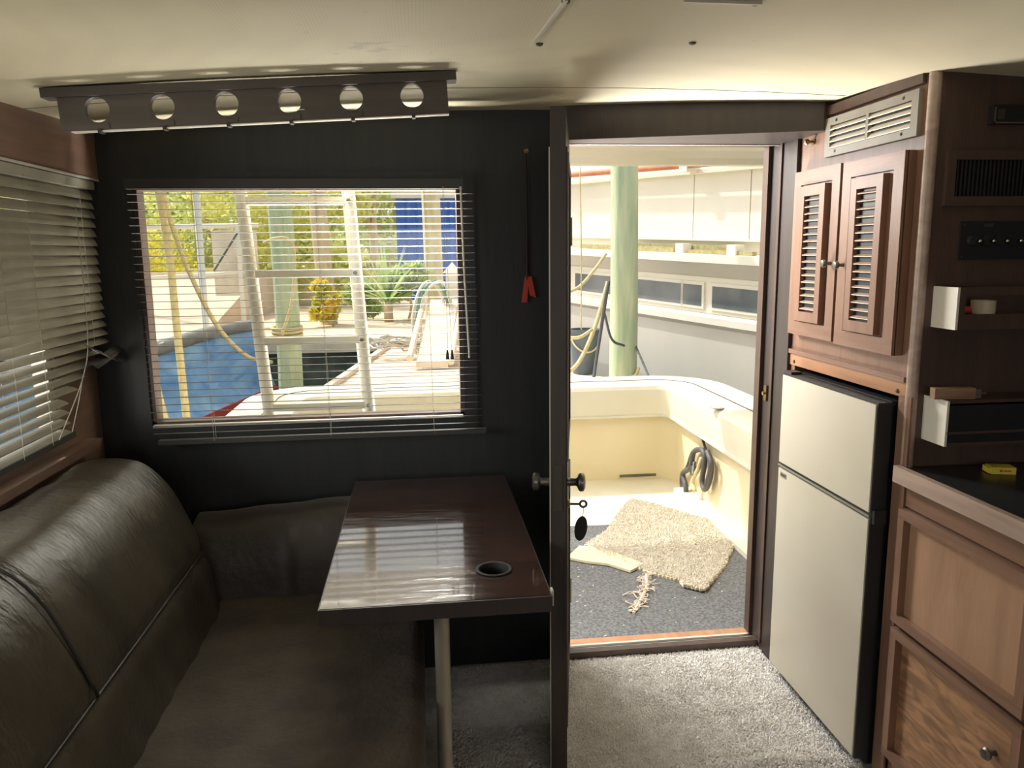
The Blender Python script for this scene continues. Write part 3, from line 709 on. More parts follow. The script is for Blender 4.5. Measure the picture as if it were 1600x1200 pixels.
# ================================================================== ROD RACK under the ceiling
ry = 1.9
ra = math.atan2(zc(.1,ry)-zc(-.85,ry), .95); RR = Matrix.Rotation(-ra, 3, 'Y')
ro = Vector((-.361, ry, (zc(.1,ry)+zc(-.85,ry))/2-.006))
rk = thing('rod_rack', 'brown wooden rod rack with six round holes under the ceiling', 'rack', ro)
obj('mounting_plate', B(-.459, .459, -.018, .026, -.016, .004, rot=RR, org=ro), 'rack_wood', rk, bevel=.002)
pl0, pl1, ph = -.429, .436, .09
bm = NB(); hx = [-.348+.1402*i for i in range(6)]; hr = .0272; hzc = -.045
yy = 0
# board built as cells, each with one round hole
edges = [pl0]+[(hx[i]+hx[i+1])/2 for i in range(5)]+[pl1]; z0b, z1b = -.016-ph+.016, -.016
z0b = -.089
for i in range(6):
    xa, xb = edges[i], edges[i+1]; cx = hx[i]; cz = hzc
    def sqc(a):
        dx, dz = math.cos(a), math.sin(a); best = 1e9
        for lim, d, c in ((xb,dx,cx),(xa,dx,cx),(z1b,dz,cz),(z0b,dz,cz)):
            if abs(d) > 1e-9:
                t = (lim-c)/d
                if t > 0: best = min(best, t)
        return cx+dx*best, cz+dz*best
    an = sorted(set([2*PI*k/28 for k in range(28)]+[math.atan2(z-cz, x-cx) % (2*PI) for x in (xa,xb) for z in (z0b,z1b)]))
    Ls = []
    for y in (-.009, .009):
        Ls.append(([bm.verts.new(RR@Vector((sqc(a)[0], y, sqc(a)[1]))+ro) for a in an], [bm.verts.new(RR@Vector((cx+hr*math.cos(a), y, cz+hr*math.sin(a)))+ro) for a in an]))
    (o0,i0),(o1,i1) = Ls
    for k in range(len(an)):
        l = (k+1) % len(an)
        bm.faces.new((o0[k],o0[l],i0[l],i0[k])); bm.faces.new((o1[l],o1[k],i1[k],i1[l])); bm.faces.new((i0[k],i0[l],i1[l],i1[k]))
        bm.faces.new((o1[k],o1[l],o0[l],o0[k]))
bd_ = obj('board', bm, 'rack_wood', rk)
for i in range(6):
    bm = NB(); box(bm, hx[i]-.040, hx[i]+.022, -.0105, -.0088, z0b+.002, z0b+.014, rot=RR, org=ro); s = obj('spring_clip', bm, 'rack_wood', rk, bevel=.0006)
    bm = NB(); box(bm, hx[i]-.004, hx[i]+.004, -.013, .010, z0b-.006, z0b+.002, rot=RR, org=ro); obj('notch_peg', bm, 'black_plastic', rk)
bm = NB(); box(bm, pl0+.02, pl1, -.0098, .0095, z0b-.0022, z0b, rot=RR, org=ro); obj('edge_strip', bm, 'alu', rk)
bm = NB(); box(bm, .09, .105, -.012, -.009, -.066, -.0645, rot=RR, org=ro); obj('pin', bm, 'alu', rk)

# ================================================================== BLINDS
bl = thing('window_blind', 'open white slatted blind over the aft window', 'blind', (-.35, 2.49, .86))
bx0, bx1, by = -.868, .172, 2.488
obj('head_rail', B(bx0, bx1-.03, by-.014, by+.014, 1.655, 1.684), 'blind_rail', bl, bevel=.002)
def slat_bm(length, width, tilt, curve=.0022, axis='X', org=(0,0,0)):
    bm = NB(); R = Matrix.Rotation(tilt, 3, axis); nv = 4; rows = []
    for s in (0, 1):
        row = []
        for j in range(nv+1):
            t = j/nv-.5; c = curve*(1-4*t*t)
            p = Vector((length*(s-.5), width*t, c)) if axis == 'X' else Vector((-width*t, length*(s-.5), c))
            row.append((R@p)+Vector(org))
        rows.append(row)
    th_ = R@Vector((0,0,-.0008))
    A = [[bm.verts.new(p) for p in r] for r in rows]; Bv = [[bm.verts.new(p+th_) for p in r] for r in rows]
    for j in range(nv):
        bm.faces.new((A[0][j],A[0][j+1],A[1][j+1],A[1][j])); bm.faces.new((Bv[0][j+1],Bv[0][j],Bv[1][j],Bv[1][j+1]))
    for s in (0,1): bm.faces.new(A[s]+Bv[s][::-1])
    bm.faces.new((A[0][0],A[1][0],Bv[1][0],Bv[0][0])); bm.faces.new((A[0][nv],Bv[0][nv],Bv[1][nv],A[1][nv]))
    return bm
zs = [1.640-.0231*i for i in range(33)]
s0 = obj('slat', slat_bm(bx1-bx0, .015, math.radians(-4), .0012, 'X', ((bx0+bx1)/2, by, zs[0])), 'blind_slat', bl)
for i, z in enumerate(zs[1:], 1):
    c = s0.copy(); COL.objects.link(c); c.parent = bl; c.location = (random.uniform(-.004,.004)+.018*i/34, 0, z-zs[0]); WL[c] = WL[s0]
obj('bottom_rail', B(bx0+.03, bx1+.03, by-.012, by+.012, .866, .880), 'blind_rail', bl, bevel=.002)
for px in (300, 492, 662):
    x = aty(px, 300, by).x; bm = NB()
    for dy in (-.0125, .0125): tube(bm, [(x, by+dy, 1.66), (x+.012, by+dy, .875)], .0007, 5)
    obj('ladder_cord', bm, 'blind_cord', bl)
bm = NB(); tube(bm, smoothpath([(.134,by-.02,1.66),(.140,by-.022,1.4),(.151,by-.02,1.12)]), .0035, 8); obj('tilt_wand', bm, 'alu_white', bl, smooth=True)
bm = NB()
for dx in (0,.012): tube(bm, [(.078+dx*.2,by-.018,1.66),(.082+dx,by-.018,1.145)], .0007, 5)
obj('pull_cord', bm, 'blind_cord', bl)
for dx in (0,.015):
    bm = NB(); lathe(bm, [(.0065,0),(.006,.004),(.0025,.030),(0,.031)], (.080+dx,by-.018,1.117), (0,0,1), 12); obj('tassel', bm, 'black_plastic', bl, smooth=True, sharp=50)

# side blind: tangled, lower slats slipped forward
sb = thing('side_blind', 'tangled grey slatted blind over the side window', 'blind', (-.99, 1.9, .96))
sy0 = 1.78
obj('head_rail', B(-1.005, -.975, sy0, 2.535, 1.655, 1.680), 'blind_slat_side', sb, bevel=.002)
N1 = 25
for i in range(N1):
    z = 1.640-.0275*i; y1 = 2.535
    if i >= 17: y1 = 2.535-.32*min(1, (i-16)/5)
    tl = 62 if i < 13 else max(20, 62-9*(i-12)); tl += random.uniform(-4,4)
    xo = -.990
    o = obj('slat', slat_bm(y1-sy0, .033, math.radians(tl), .003, 'Y', (xo, (sy0+y1)/2, z)), 'blind_slat_side', sb)
for z, tw, x1, yc in ((1.165,8,-.952,2.50),(1.150,-18,-.955,2.48)):
    bm = NB(); R = Matrix.Rotation(math.radians(tw),3,'X') @ Matrix.Rotation(math.radians(35),3,'Y')
    for k in range(3): box(bm, -.015+.01*k, -.005+.01*k, -.16, .05, -.0006+.0012*(k==1), .0006+.0012*(k==1), rot=R, org=(x1, yc, z))
    obj('bent_slat', bm, 'blind_slat', sb)
obj('bottom_rail', B(-1.002, -.978, sy0, 2.245, .955, .970), 'blind_slat', sb, bevel=.002)
for y in (1.95, 2.10, 2.42):
    bm = NB()
    for dx in (-.016,.016): tube(bm, [(-.99+dx, y, 1.66), (-.99+dx, y, 1.2 if y > 2.2 else .965)], .0007, 5)
    obj('ladder_cord', bm, 'blind_cord', sb)
bm = NB(); tube(bm, smoothpath([(-.968,2.37,1.60),(-.966,2.36,1.25),(-.965,2.30,1.12),(-.967,2.12,.975)]), .0014, 6); obj('pull_cord', bm, 'blind_cord', sb)
bm = NB(); tube(bm, smoothpath([(-.966,2.30,1.12),(-.966,2.26,1.06),(-.967,2.20,.98)]), .0012, 6); obj('pull_cord', bm, 'blind_cord', sb)

# hanging strap with red end on the bulkhead
a = aty(822, 236, YB-.012); b = aty(825, 432, YB-.012)
hsn = thing('hanging_strap', 'thin dark strap with a red forked end hanging on the bulkhead', 'strap', (b.x, YB, b.z-.1))
bm = NB(); lathe(bm, [(.004,0),(.004,.012),(.008,.014),(0,.016)], (a.x,YB,a.z), (0,-1,0), 10); obj('hook', bm, 'brass', hsn)
bm = NB(); tube(bm, [(a.x,YB-.010,a.z),((a.x+b.x)/2+.002,YB-.008,(a.z+b.z)/2),(b.x,YB-.009,b.z-.01)], .004, 8, rs=[.003,.004,.009], flat=.4); obj('band', bm, 'strap', hsn)
bm = NB(); prism(bm, [(b.x-.010,YB-.014,b.z),(b.x+.012,YB-.014,b.z),(b.x+.026,YB-.014,b.z-.070),(b.x+.006,YB-.014,b.z-.062),(b.x+.001,YB-.014,b.z-.030),(b.x-.004,YB-.014,b.z-.085),(b.x-.022,YB-.014,b.z-.085)], (0,.007,0)); obj('red_end', bm, 'red_plastic', hsn, bevel=.001)

# ================================================================== OWN BOAT OUTSIDE: COCKPIT
ZS = -.06
PXL, PXR, PYT = -.78, 1.66, 4.90              # inner liner planes of the cockpit
struct(obj('cockpit_sole', B(-1.5, 2.1, 2.612, 5.2, ZS-.05, ZS), 'sole'), 'pale cockpit floor')
# liner: inside wall of the cockpit
def lpath(off, r=.14, n=8):
    """plan path: starboard side forward end -> transom -> port side; off = outward offset"""
    xr, xl, yt = PXR+off, PXL-off, PYT+off; pts = [(xr, 2.64)]
    rr = r+off if off > -r+.01 else .01
    for k in range(n+1):
        a = k/n*PI/2; pts.append((xr-rr+rr*math.cos(a), yt-rr+rr*math.sin(a)))
    for k in range(n+1):
        a = PI/2+k/n*PI/2; pts.append((xl+rr+rr*math.cos(a), yt-rr+rr*math.sin(a)))
    pts.append((xl, 2.64)); return pts
def sweep(bm, prof):
    """prof: list of (off, z), closed loop, swept along the cockpit path"""
    rings = [[bm.verts.new((x, y, z)) for x, y in lpath(o)] for o, z in prof]
    m_ = len(rings); n = len(rings[0])
    for i in range(m_):
        a, b = rings[i], rings[(i+1) % m_]
        for k in range(n-1): bm.faces.new((a[k], a[k+1], b[k+1], b[k]))
    bm.faces.new([r[0] for r in rings]); bm.faces.new([r[-1] for r in rings][::-1]); return bm
co = thing('cockpit_coaming', 'cream moulded coaming around the cockpit', None, (.3, 4.0, ZS), kind='structure')
obj('liner', sweep(NB(), [(0,ZS),(0,.41),(.06,.41),(.06,ZS)]), 'liner', co, smooth=True, sharp=30)
obj('cap', sweep(NB(), [(-.055,.385),(-.058,.40),(-.058,.56),(-.045,.582),(-.02,.592),(.22,.60),(.30,.595),(.33,.57),(.33,.38)]), 'gelcoat', co, smooth=True, sharp=30)
obj('rub_bead', sweep(NB(), [(-.064,.378),(-.064,.392),(-.05,.392),(-.05,.378)]), 'gelcoat_white', co)
obj('hull_side', sweep(NB(), [(.29,-.8),(.31,.38),(.33,.38),(.33,-.8)]), 'gelcoat_white', co)
obj('cap_seam', sweep(NB(), [(.10,.5965),(.10,.5995),(.108,.5995),(.108,.5965)]), 'pewter', co)
f = atz(1118, 636, .60); bm = NB(); lathe(bm, [(.045,0),(.045,.005),(.036,.007),(.034,.005),(.03,.005),(0,.006)], (f.x,f.y,.597), (0,0,1), 24); obj('filler_cap', bm, 'alu', co, smooth=True, sharp=40)
obj('scupper', B(1.30, 1.60, PYT-.004, PYT+.002, ZS+.012, ZS+.03), 'pewter', co)
obj('toe_rail', B(PXR-.10, PXR, 2.64, 4.55, ZS, ZS+.035), 'gelcoat_white', co, bevel=.01)
# bridge overhang above the cockpit
oh = thing('bridge_overhang', 'cream underside of the bridge overhang above the cockpit', None, (.3, 3.6, 1.95), kind='structure')
bm = NB()
prv = [(2.612,2.02),(4.20,2.02),(4.34,2.012),(4.44,1.985),(4.50,1.955),(4.58,1.955),(4.60,1.97),(4.60,2.22),(2.612,2.22)]
prism(bm, [(-1.6,y,z) for y, z in prv], (3.9,0,0)); obj('soffit', bm, 'gelcoat', oh)
for y in (3.55, 3.95): obj('moulding_line', B(-1.5, 2.2, y, y+.05, 2.008, 2.021), 'gelcoat_white', oh, bevel=.004)
bm = NB()
prism(bm, [(-1.33,2.612,-.3),(-1.33,-1.8,-.3),(-1.33,-1.8,.86),(-1.33,2.612,.86)], (.2,0,0)); obj('side_deck', bm, 'gelcoat_white', oh)
obj('sun_block_slab', B(-2.0, -1.095, -1.8, 2.612, 1.90, 1.96), 'gelcoat', oh)  # unseen slab, added to keep direct sun off the settee

# flybridge ladder
ld = thing('boat_ladder', 'white aluminium ladder standing outside the aft window', 'ladder', (-.4, 2.98, ZS))
lt = [Vector((-.655,2.95,1.98)), Vector((-.525,2.95,ZS))]; rt_ = [Vector((-.268,2.95,1.98)), Vector((-.165,2.95,ZS))]
def lerp(s, z): t = (1.98-z)/(1.98-ZS); return s[0].lerp(s[1], t)
for s in (lt, rt_):
    bm = NB(); tube(bm, s, .022, 14, flat=1.2); obj('rail', bm, 'alu_white', ld, smooth=True, sharp=60)
for z in (1.905,1.650,1.388,1.138,.886,.63,.37,.11):
    a, b = lerp(lt, z), lerp(rt_, z); bm = NB(); box(bm, a.x-.005, b.x+.005, 2.932, 2.972, z-.014, z+.014); r = obj('rung', bm, 'alu_white', ld, bevel=.005)
    bm = NB(); lathe(bm, [(.008,0),(.007,.003),(0,.004)], (b.x, 2.922, z), (0,-1,0), 10); obj('bolt', bm, 'pewter', r)

# cockpit carpet and remnant
cc = NB(); prism(cc, [(-.9,2.69,ZS),(1.50,2.69,ZS),(1.50,3.20,ZS),(1.62,3.52,ZS),(1.60,3.78,ZS),(1.1,4.02,ZS),(.2,4.06,ZS),(-.9,4.06,ZS)], (0,0,.008))
tag(obj('cockpit_carpet', cc, 'deck_carpet'), 'flat dark grey carpet on the cockpit floor outside the door', 'carpet')
rmt = thing('carpet_remnant', 'torn beige carpet remnant thrown on the cockpit floor', 'carpet', (1.25, 3.75, ZS+.008))
poly = [tuple(atz(x, y, ZS+.03)[:2]) for x, y in ((985,783),(1045,796),(1138,820),(1131,838),(1145,850),(1133,878),(1100,921),(1068,913),(1062,903),(1010,888),(965,872),(915,848),(948,828),(968,800))]
def rz(x, y): return ZS+.012+.016*np.sin(3.1*x+1)*np.sin(4*y)+.016
st = .014
xs = np.arange(.6, 2.0, st); ys = np.arange(2.9, 4.7, st); gx, gy = np.meshgrid(xs, ys, indexing='ij')
jit = .006*np.sin(gx*57)*np.cos(gy*71)
ins = inpoly((gx+jit).ravel(), (gy+jit).ravel(), poly).reshape(gx.shape)
idx = {}; VV = []; FF = []
def vid(i, j, top):
    k = (i, j, top)
    if k not in idx:
        idx[k] = len(VV); x = xs[0]+(i-.5)*st; y = ys[0]+(j-.5)*st; VV.append((x, y, rz(x, y)+(.0 if top else -.012)))
    return idx[k]
for i in range(len(xs)):
    for j in range(len(ys)):
        if not ins[i,j]: continue
        FF.append([vid(i,j,1),vid(i+1,j,1),vid(i+1,j+1,1),vid(i,j+1,1)]); FF.append([vid(i,j+1,0),vid(i+1,j+1,0),vid(i+1,j,0),vid(i,j,0)])
        for di, dj, e in ((-1,0,((i,j+1),(i,j))),(1,0,((i+1,j),(i+1,j+1))),(0,-1,((i,j),(i+1,j))),(0,1,((i+1,j+1),(i,j+1)))):
            ii, jj = i+di, j+dj
            if not (0 <= ii < len(xs) and 0 <= jj < len(ys)) or not ins[ii,jj]:
                (a,b),(c,d) = e; FF.append([vid(a,b,0),vid(c,d,0),vid(c,d,1),vid(a,b,1)])
raw('backing', VV, FF, 'remnant_back', rmt)
def pick_rm(rng, n):
    x = rng.uniform(.6, 2.0, n); y = rng.uniform(2.9, 4.7, n); k = inpoly(x, y, poly); x, y = x[k], y[k]
    return np.stack([x, y, rz(x, y)], 1)
tufts('pile', 80000, pick_rm, .011, .008, 'remnant', rmt, seed=5)
bm = NB(); fp = [atz(x, y, ZS+.012) for x, y in ((886,874),(905,856),(935,858),(975,872),(1005,884),(985,895),(950,884),(915,880))]
prism(bm, fp, (0,0,.012)); obj('folded_edge', bm, 'remnant_back', rmt, bevel=.003)
rng = random.Random(3); bm = NB(); c0 = atz(1010, 898, ZS+.02); c1 = atz(990, 958, ZS+.012)
for k in range(46):
    t = rng.random(); b = c0.lerp(c1, t**1.3); pts = [b]
    for _ in range(4): pts.append(pts[-1]+Vector((rng.uniform(-.03,.03), rng.uniform(-.025,.025), rng.uniform(-.004,.006))))
    for p in pts: p.z = max(p.z, ZS+.010)
    tube(bm, smoothpath(pts, 3), .0022, 4)
tube(bm, smoothpath([c0, c0.lerp(c1,.4)+Vector((.02,0,0)), c1], 6), .007, 5)
obj('frayed_fibres', bm, 'fibre', rmt, kind='stuff')
rng = random.Random(9); bm = NB()
for k in range(40):
    p = atz(rng.uniform(900,1165), rng.uniform(880,1000), ZS+.009); lw_ = rng.uniform(.002,.007); box(bm, -lw_, lw_, -.0018, .0018, 0, .002, rot=Matrix.Rotation(rng.random()*6,3,'Z'), org=p)
tag(obj('carpet_lint', bm, 'fibre', kind='stuff'), 'pale lint scattered on the dark cockpit carpet', 'lint')

# hose coil on the starboard liner and the hose along the floor
XS = PXR-.03
def sx(px, py, x=XS): return atx(px, py, x)
hc = thing('hose_coil', 'coiled dark grey hose hanging on the cockpit side', 'hose', (XS, sx(1090,730).y, .05))
bm = NB()
for k, (dx, sc_) in enumerate(((0,1.0),(-.022,.93))):
    pts = [sx(1103+2*k,705,XS+dx), sx(1111,725,XS+dx), sx(1109-3*k,750,XS+dx), sx(1101,765,XS+dx), sx(1097,750,XS+dx), sx(1101,722,XS+dx), sx(1098,704,XS+dx), sx(1084,706,XS+dx), sx(1075+4*k,730,XS+dx), sx(1067,740,XS+dx), sx(1066+5*k,758,XS+dx), sx(1072,769,XS+dx)]
    tube(bm, smoothpath(pts, 6), .016, 8)
obj('hose', bm, 'hose_grey', hc, smooth=True)
bm = NB(); tube(bm, [sx(1097,683), sx(1103,703)], .008, 8); obj('hanger', bm, 'black_rubber', hc)
bm = NB(); tube(bm, smoothpath([sx(1096,716,XS-.02), sx(1091,733,XS-.02), sx(1082,752,XS-.02), sx(1086,768,XS-.02)], 5), .013, 8); obj('inner_loop', bm, 'rope', hc, smooth=True)
bm = NB(); lathe(bm, [(.02,0),(.022,.05),(.012,.055),(.012,.08),(0,.081)], sx(1083,742,XS-.03), (.2,.4,.8), 12); obj('nozzle', bm, 'pewter', hc, smooth=True, sharp=40)
hp = [(1104,768),(1112,783),(1125,806),(1142,830),(1165,852),(1185,870)]
bm = NB(); tube(bm, smoothpath([atz(x, y, ZS+.012) for x, y in hp], 5), .010, 8); tag(obj('white_hose', bm, 'gelcoat_white', smooth=True), 'thin white hose lying along the cockpit floor edge', 'hose')

# ================================================================== NEIGHBOUR BOAT
p0 = Vector((2.8, 6.0, -.045)); U = Vector((-.37,.93,0)).normalized(); Nn = Vector((-.93,-.37,0)).normalized()
NR = Matrix((( U.x, -Nn.x, 0),(U.y, -Nn.y, 0),(.036,0,1)))          # local x = along hull, y = away from us, z = up
nb = thing('neighbour_boat', 'white motor boat moored across the dock beyond the doorway', 'boat', (2.2, 7.6, -.6))
def nbox(bm, u0, u1, d0, d1, z0, z1): return box(bm, u0, u1, d0, d1, z0, z1, rot=NR, org=p0)
UA, UB = -3.5, 4.6
bm = NB()
hp_ = [(0.45,-.7),(.20,-.2),(.10,.2),(.03,.62),(.0,.80),(-.05,.84),(-.05,.90),(0,.93),(0,1.24),(2.2,1.24),(2.2,-.7)]
prism(bm, [NR@Vector((UA,d,z))+p0 for d, z in hp_], NR@Vector((UB-UA,0,0))); obj('hull', bm, 'hull_grey', nb)
obj('side_band', nbox(NB(), UA, UB, -.012, .01, .93, 1.25), 'hull_white', nb)
obj('deck_edge', nbox(NB(), UA, UB, -.20, 2.2, 1.385, 1.455), 'hull_white', nb, bevel=.015)
bm = NB(); prism(bm, [NR@Vector((UA,d,z))+p0 for d, z in ((0,1.25),(-.17,1.385),(.3,1.385))], NR@Vector((UB-UA,0,0))); obj('deck_flare', bm, 'hull_grey', nb)
for (u0, u1) in ((.05,.60),(.74,.985),(1.02,1.80),(1.95,2.8),(-1.3,-.1)):
    f_ = obj('window', nbox(NB(), u0-.03, u1+.03, -.028, -.012, .965, 1.205), 'hull_white', nb, bevel=.006)
    obj('pane', nbox(NB(), u0, u1, -.032, -.026, .99, 1.175), 'boat_window', f_)
ps = [-3.0,-1.2,.32,1.02,2.1,3.4,4.5]
for a, b in zip(ps, ps[1:]):
    bm = NB(); nbox(bm, a+.006, b-.006, .10, .14, 1.58, 2.16); obj('house_panel', bm, 'hull_white', nb, bevel=.008)
obj('house_side', nbox(NB(), -3.0, 4.5, .14, 1.9, 1.45, 2.15), 'hull_white', nb)
obj('house_sill', nbox(NB(), -3.0, 4.5, .06, .14, 1.565, 1.585), 'hull_grey', nb)
obj('house_roof', nbox(NB(), -3.1, 4.55, .02, 2.0, 2.155, 2.19), 'hull_white', nb, bevel=.01)
bm = NB(); tube(bm, [NR@Vector((-1.5,-.06,2.20))+p0, NR@Vector((4.5,-.06,2.27))+p0], .032, 12); obj('rail_pipe', bm, 'orange_pipe', nb, smooth=True, sharp=60)
for u in (.95, 3.2): obj('rail_bracket', nbox(NB(), u-.05, u+.05, -.10, .06, 2.17, 2.29), 'hull_white', nb, bevel=.01)
obj('upper_house', nbox(NB(), -2.0, 4.3, .9, 1.8, 2.19, 3.2), 'hull_white', nb)
for u in (.30, .95): obj('deck_fitting', nbox(NB(), u-.05, u+.05, -.12, -.02, 1.456, 1.54), 'hull_white', nb, bevel=.012)
for k, (u0, u1, d, z, hh) in enumerate(((.08,.85,-.10,1.457,.03),(1.05,2.6,-.10,1.457,.045),(.40,1.9,-.01,1.457,.07))):
    tag(obj('deck_board', nbox(NB(), u0, u1, d, d+.05, z, z+hh), 'weathered_wood', bevel=.004), ['weathered board at the right end of the white boat deck', 'weathered board behind the green piling on the white boat deck', 'upright weathered board leaning at the white boat house side'][k], 'board', 'boards on the neighbour boat deck')

# ================================================================== DOCK, PILINGS, WATER, LAND
struct(obj('water', B(-40, 40, 2.7, 9.6, -.9, -.62), 'water'), 'dark harbour water')
struct(obj('ground', B(-60, 60, 9.95, 120, -.6, .44), 'sand'), 'pale sandy yard')
bnk = NB(); prism(bnk, [(-14,10.3,.44),(-14,14.0,1.13),(-14,24,1.25),(-14,24,.3),(-14,10.3,.3)], (11.2,0,0)); struct(obj('gravel_bank', bnk, 'sand'), 'pale gravel bank behind the covered boat')
lw = NB(); prism(lw, [(-14,14.1,1.14),(-3.1,14.1,1.14),(-3.1,23,1.26),(-14,23,1.26)], (0,0,.03)); struct(obj('lawn', lw, 'lawn'), 'dry yellow-green grass')
tag(obj('kerb', B(-14, -2.9, 13.9, 14.1, 1.08, 1.2), 'concrete', bevel=.02), 'white kerb along the top of the gravel bank', 'kerb')
sw = thing('seawall', 'concrete seawall behind the dark water', None, (0, 9.4, -.6), kind='structure')
obj('wall_face', B(-40, 40, 9.6, 9.95, -.7, .30), 'seawall', sw); obj('wall_cap', B(-40, 40, 9.42, 10.1, .30, .47), 'concrete', sw, bevel=.02)
dk = thing('dock', 'pale planked dock behind the cockpit', 'dock', (.6, 7.5, .2))
def xl_(y): return -.98+(y-5.4)*.132
def xr_(y): return 2.0-(y-5.3)*.30 if y < 9 else .9
VV = []; FF = []; y = 5.32; k = 0
while y < 10.4:
    a, b = y, y+.132; z1 = .35+.004*math.sin(k*2.3); e = .01*math.sin(k*5.1)
    q = [(xl_(a)-e,a),(xr_(a)+e,a),(xr_(b)+e,b),(xl_(b)-e,b)]; s = len(VV)
    VV += [(x_,y_,.31) for x_,y_ in q]+[(x_,y_,z1) for x_,y_ in q]
    FF += [[s,s+3,s+2,s+1],[s+4,s+5,s+6,s+7],[s,s+1,s+5,s+4],[s+1,s+2,s+6,s+5],[s+2,s+3,s+7,s+6],[s+3,s,s+4,s+7]]; y += .14; k += 1
raw('planking', VV, FF, 'dock_wood', dk, kind='stuff')
for sgn, fx in ((-1, xl_), (1, xr_)):
    bm = NB(); prism(bm, [(fx(5.35)-.05,5.35,.12),(fx(5.35)+.05,5.35,.12),(fx(8.9)+.05,8.9,.12),(fx(8.9)-.05,8.9,.12)], (0,0,.19)); obj('stringer', bm, 'dock_wood', dk)
bm = NB(); prism(bm, [(xl_(5.5)+.02,5.5,.352),(xl_(5.5)+.08,5.5,.352),(xl_(10)+.08,10,.352),(xl_(10)+.02,10,.352)], (0,0,.04)); obj('edge_rail', bm, 'dock_wood', dk)

def piling(x, y, r, z0, z1, label, name='piling', mt='piling'):
    bm = NB(); n = 26; rows = []
    zz = np.linspace(z0, z1, 22)
    for z in zz:
        rr = r*(1-.02*(z-z0)); row = []
        for k in range(n):
            a = 2*PI*k/n; q = rr*(1+.025*math.sin(5*a+1.3)+.02*math.sin(11*a+.7*z)+.012*math.sin(17*a+3*z)); row.append(bm.verts.new((x+q*math.cos(a)+.01*math.sin(z*1.7), y+q*math.sin(a), z)))
        rows.append(row)
    for a, b in zip(rows, rows[1:]):
        for k in range(n): bm.faces.new((a[k],a[(k+1)%n],b[(k+1)%n],b[k]))
    bm.faces.new(rows[-1]); bm.faces.new(rows[0][::-1])
    return tag(obj(name, bm, mt, smooth=True, sharp=60), label, 'piling')
piling(1.735, 6.5, .122, -.9, 2.6, 'thick green-grey piling in front of the white boat')
pg = piling(-1.19, 7.0, .108, -.9, 2.5, 'green-grey piling behind the ladder with rope wraps')
for k, z in enumerate((.83,.80,.765)):
    bm = NB(); tube(bm, [(-1.19+.128*math.cos(a), 7.0+.128*math.sin(a), z+.01*math.sin(a)) for a in np.linspace(0,2*PI,25)], .014, 6); obj('rope_wrap', bm, 'rope', pg, smooth=True)
piling(.215, 13.0, .155, .44, 2.62, 'pale square-looking post before the blue shed', mt='pale_post')

# bucket on the dock
bk_ = atz(913, 583, .35); bc = thing('bucket', 'dark grey bucket on the dock left of the piling', 'bucket', (bk_.x, bk_.y, .35))
bm = NB(); lathe(bm, [(.105,0),(.138,.38),(.145,.38),(.145,.41),(.130,.41),(.098,.012),(0,.012)], (bk_.x,bk_.y,.352), (0,0,1), 28); obj('pail', bm, 'bucket', bc, smooth=True, sharp=40)
bm = NB(); tube(bm, [(bk_.x+.142*math.cos(a), bk_.y-.142*abs(math.sin(a))*.95, .74-.18*abs(math.sin(a))) for a in np.linspace(0,PI,17)], .009, 6); obj('handle', bm, 'rope', bc)

# ropes
def rope(pts, r, mt, label, name='rope', cat='rope', grp=None, n=7):
    bm = NB(); tube(bm, smoothpath(pts, n), r, 8); return tag(obj(name, bm, mt, smooth=True), label, cat, grp)
rope([aty(878,460,6.2), aty(905,448,6.3), aty(930,420,6.35), aty(947,396,6.37)], .014, 'rope', 'cream rope slung to the upper part of the green piling')
rope([aty(880,588,6.0), aty(905,565,6.1), aty(930,510,6.3), aty(950,440,6.36)], .017, 'rope', 'cream rope from the dock up to the green piling')
rope([aty(880,527,6.25), aty(905,527,6.2), aty(925,515,6.25)], .014, 'rope', 'short cream rope looped in front of the bucket')
rope([aty(951,440,6.34), aty(943,490,6.2), aty(932,560,6.05), aty(926,602,5.9)], .014, 'rope_dark', 'dark line falling from the piling to the coaming')
rope([aty(944,488,6.3), aty(956,530,6.2), aty(975,540,6.34)], .011, 'rope_dark', 'short dark line crossing in front of the piling')
rope([aty(992,538,6.5), aty(1006,570,6.0), aty(1021,606,5.55)], .010, 'rope_dark', 'thin dark line right of the green piling')
rope([aty(906,258,4.9), aty(908,380,4.9), aty(908,515,4.9)], .004, 'rope', 'thin cord hanging from the overhang before the bucket')
rope([aty(986,590,6.36), aty(994,585,6.37), aty(998,574,6.38)], .014, 'rope', 'cream rope end at the foot of the green piling')
rope([aty(246,290,4.6)+Vector((-.01,-.03,.2)), aty(262,380,4.6), aty(277,520,4.6), aty(294,675,4.6)], .022, 'rope', 'cream mooring rope running down left in the window')
rope([aty(250,290,4.6)+Vector((0,-.03,.2)), aty(256,310,4.75), aty(268,350,5.2), aty(298,430,5.6), aty(340,510,6.0), aty(385,556,6.4), aty(424,566,6.88)], .017, 'rope', 'cream rope sagging across the blue tarpaulin')
rope([aty(234,560,4.5), aty(246,620,4.5), aty(262,676,4.5)], .030, 'rope', 'thick cream rope at the lower left window corner')
rope([aty(412,380,6.8), aty(428,373,6.75), aty(450,374,6.75), aty(460,395,6.8), aty(456,470,6.8), aty(440,525,6.8)], .014, 'rope', 'cream rope looped over the piling behind the ladder')
bm = NB(); c = aty(250,668,4.6); lathe(bm, [(.02,-.09),(.075,-.05),(.085,.0),(.06,.05),(.0,.07)], c, (.1,0,1), 14); tag(obj('fender', bm, 'gelcoat_white', smooth=True), 'white fender on the coaming at the lower left window corner', 'fender')

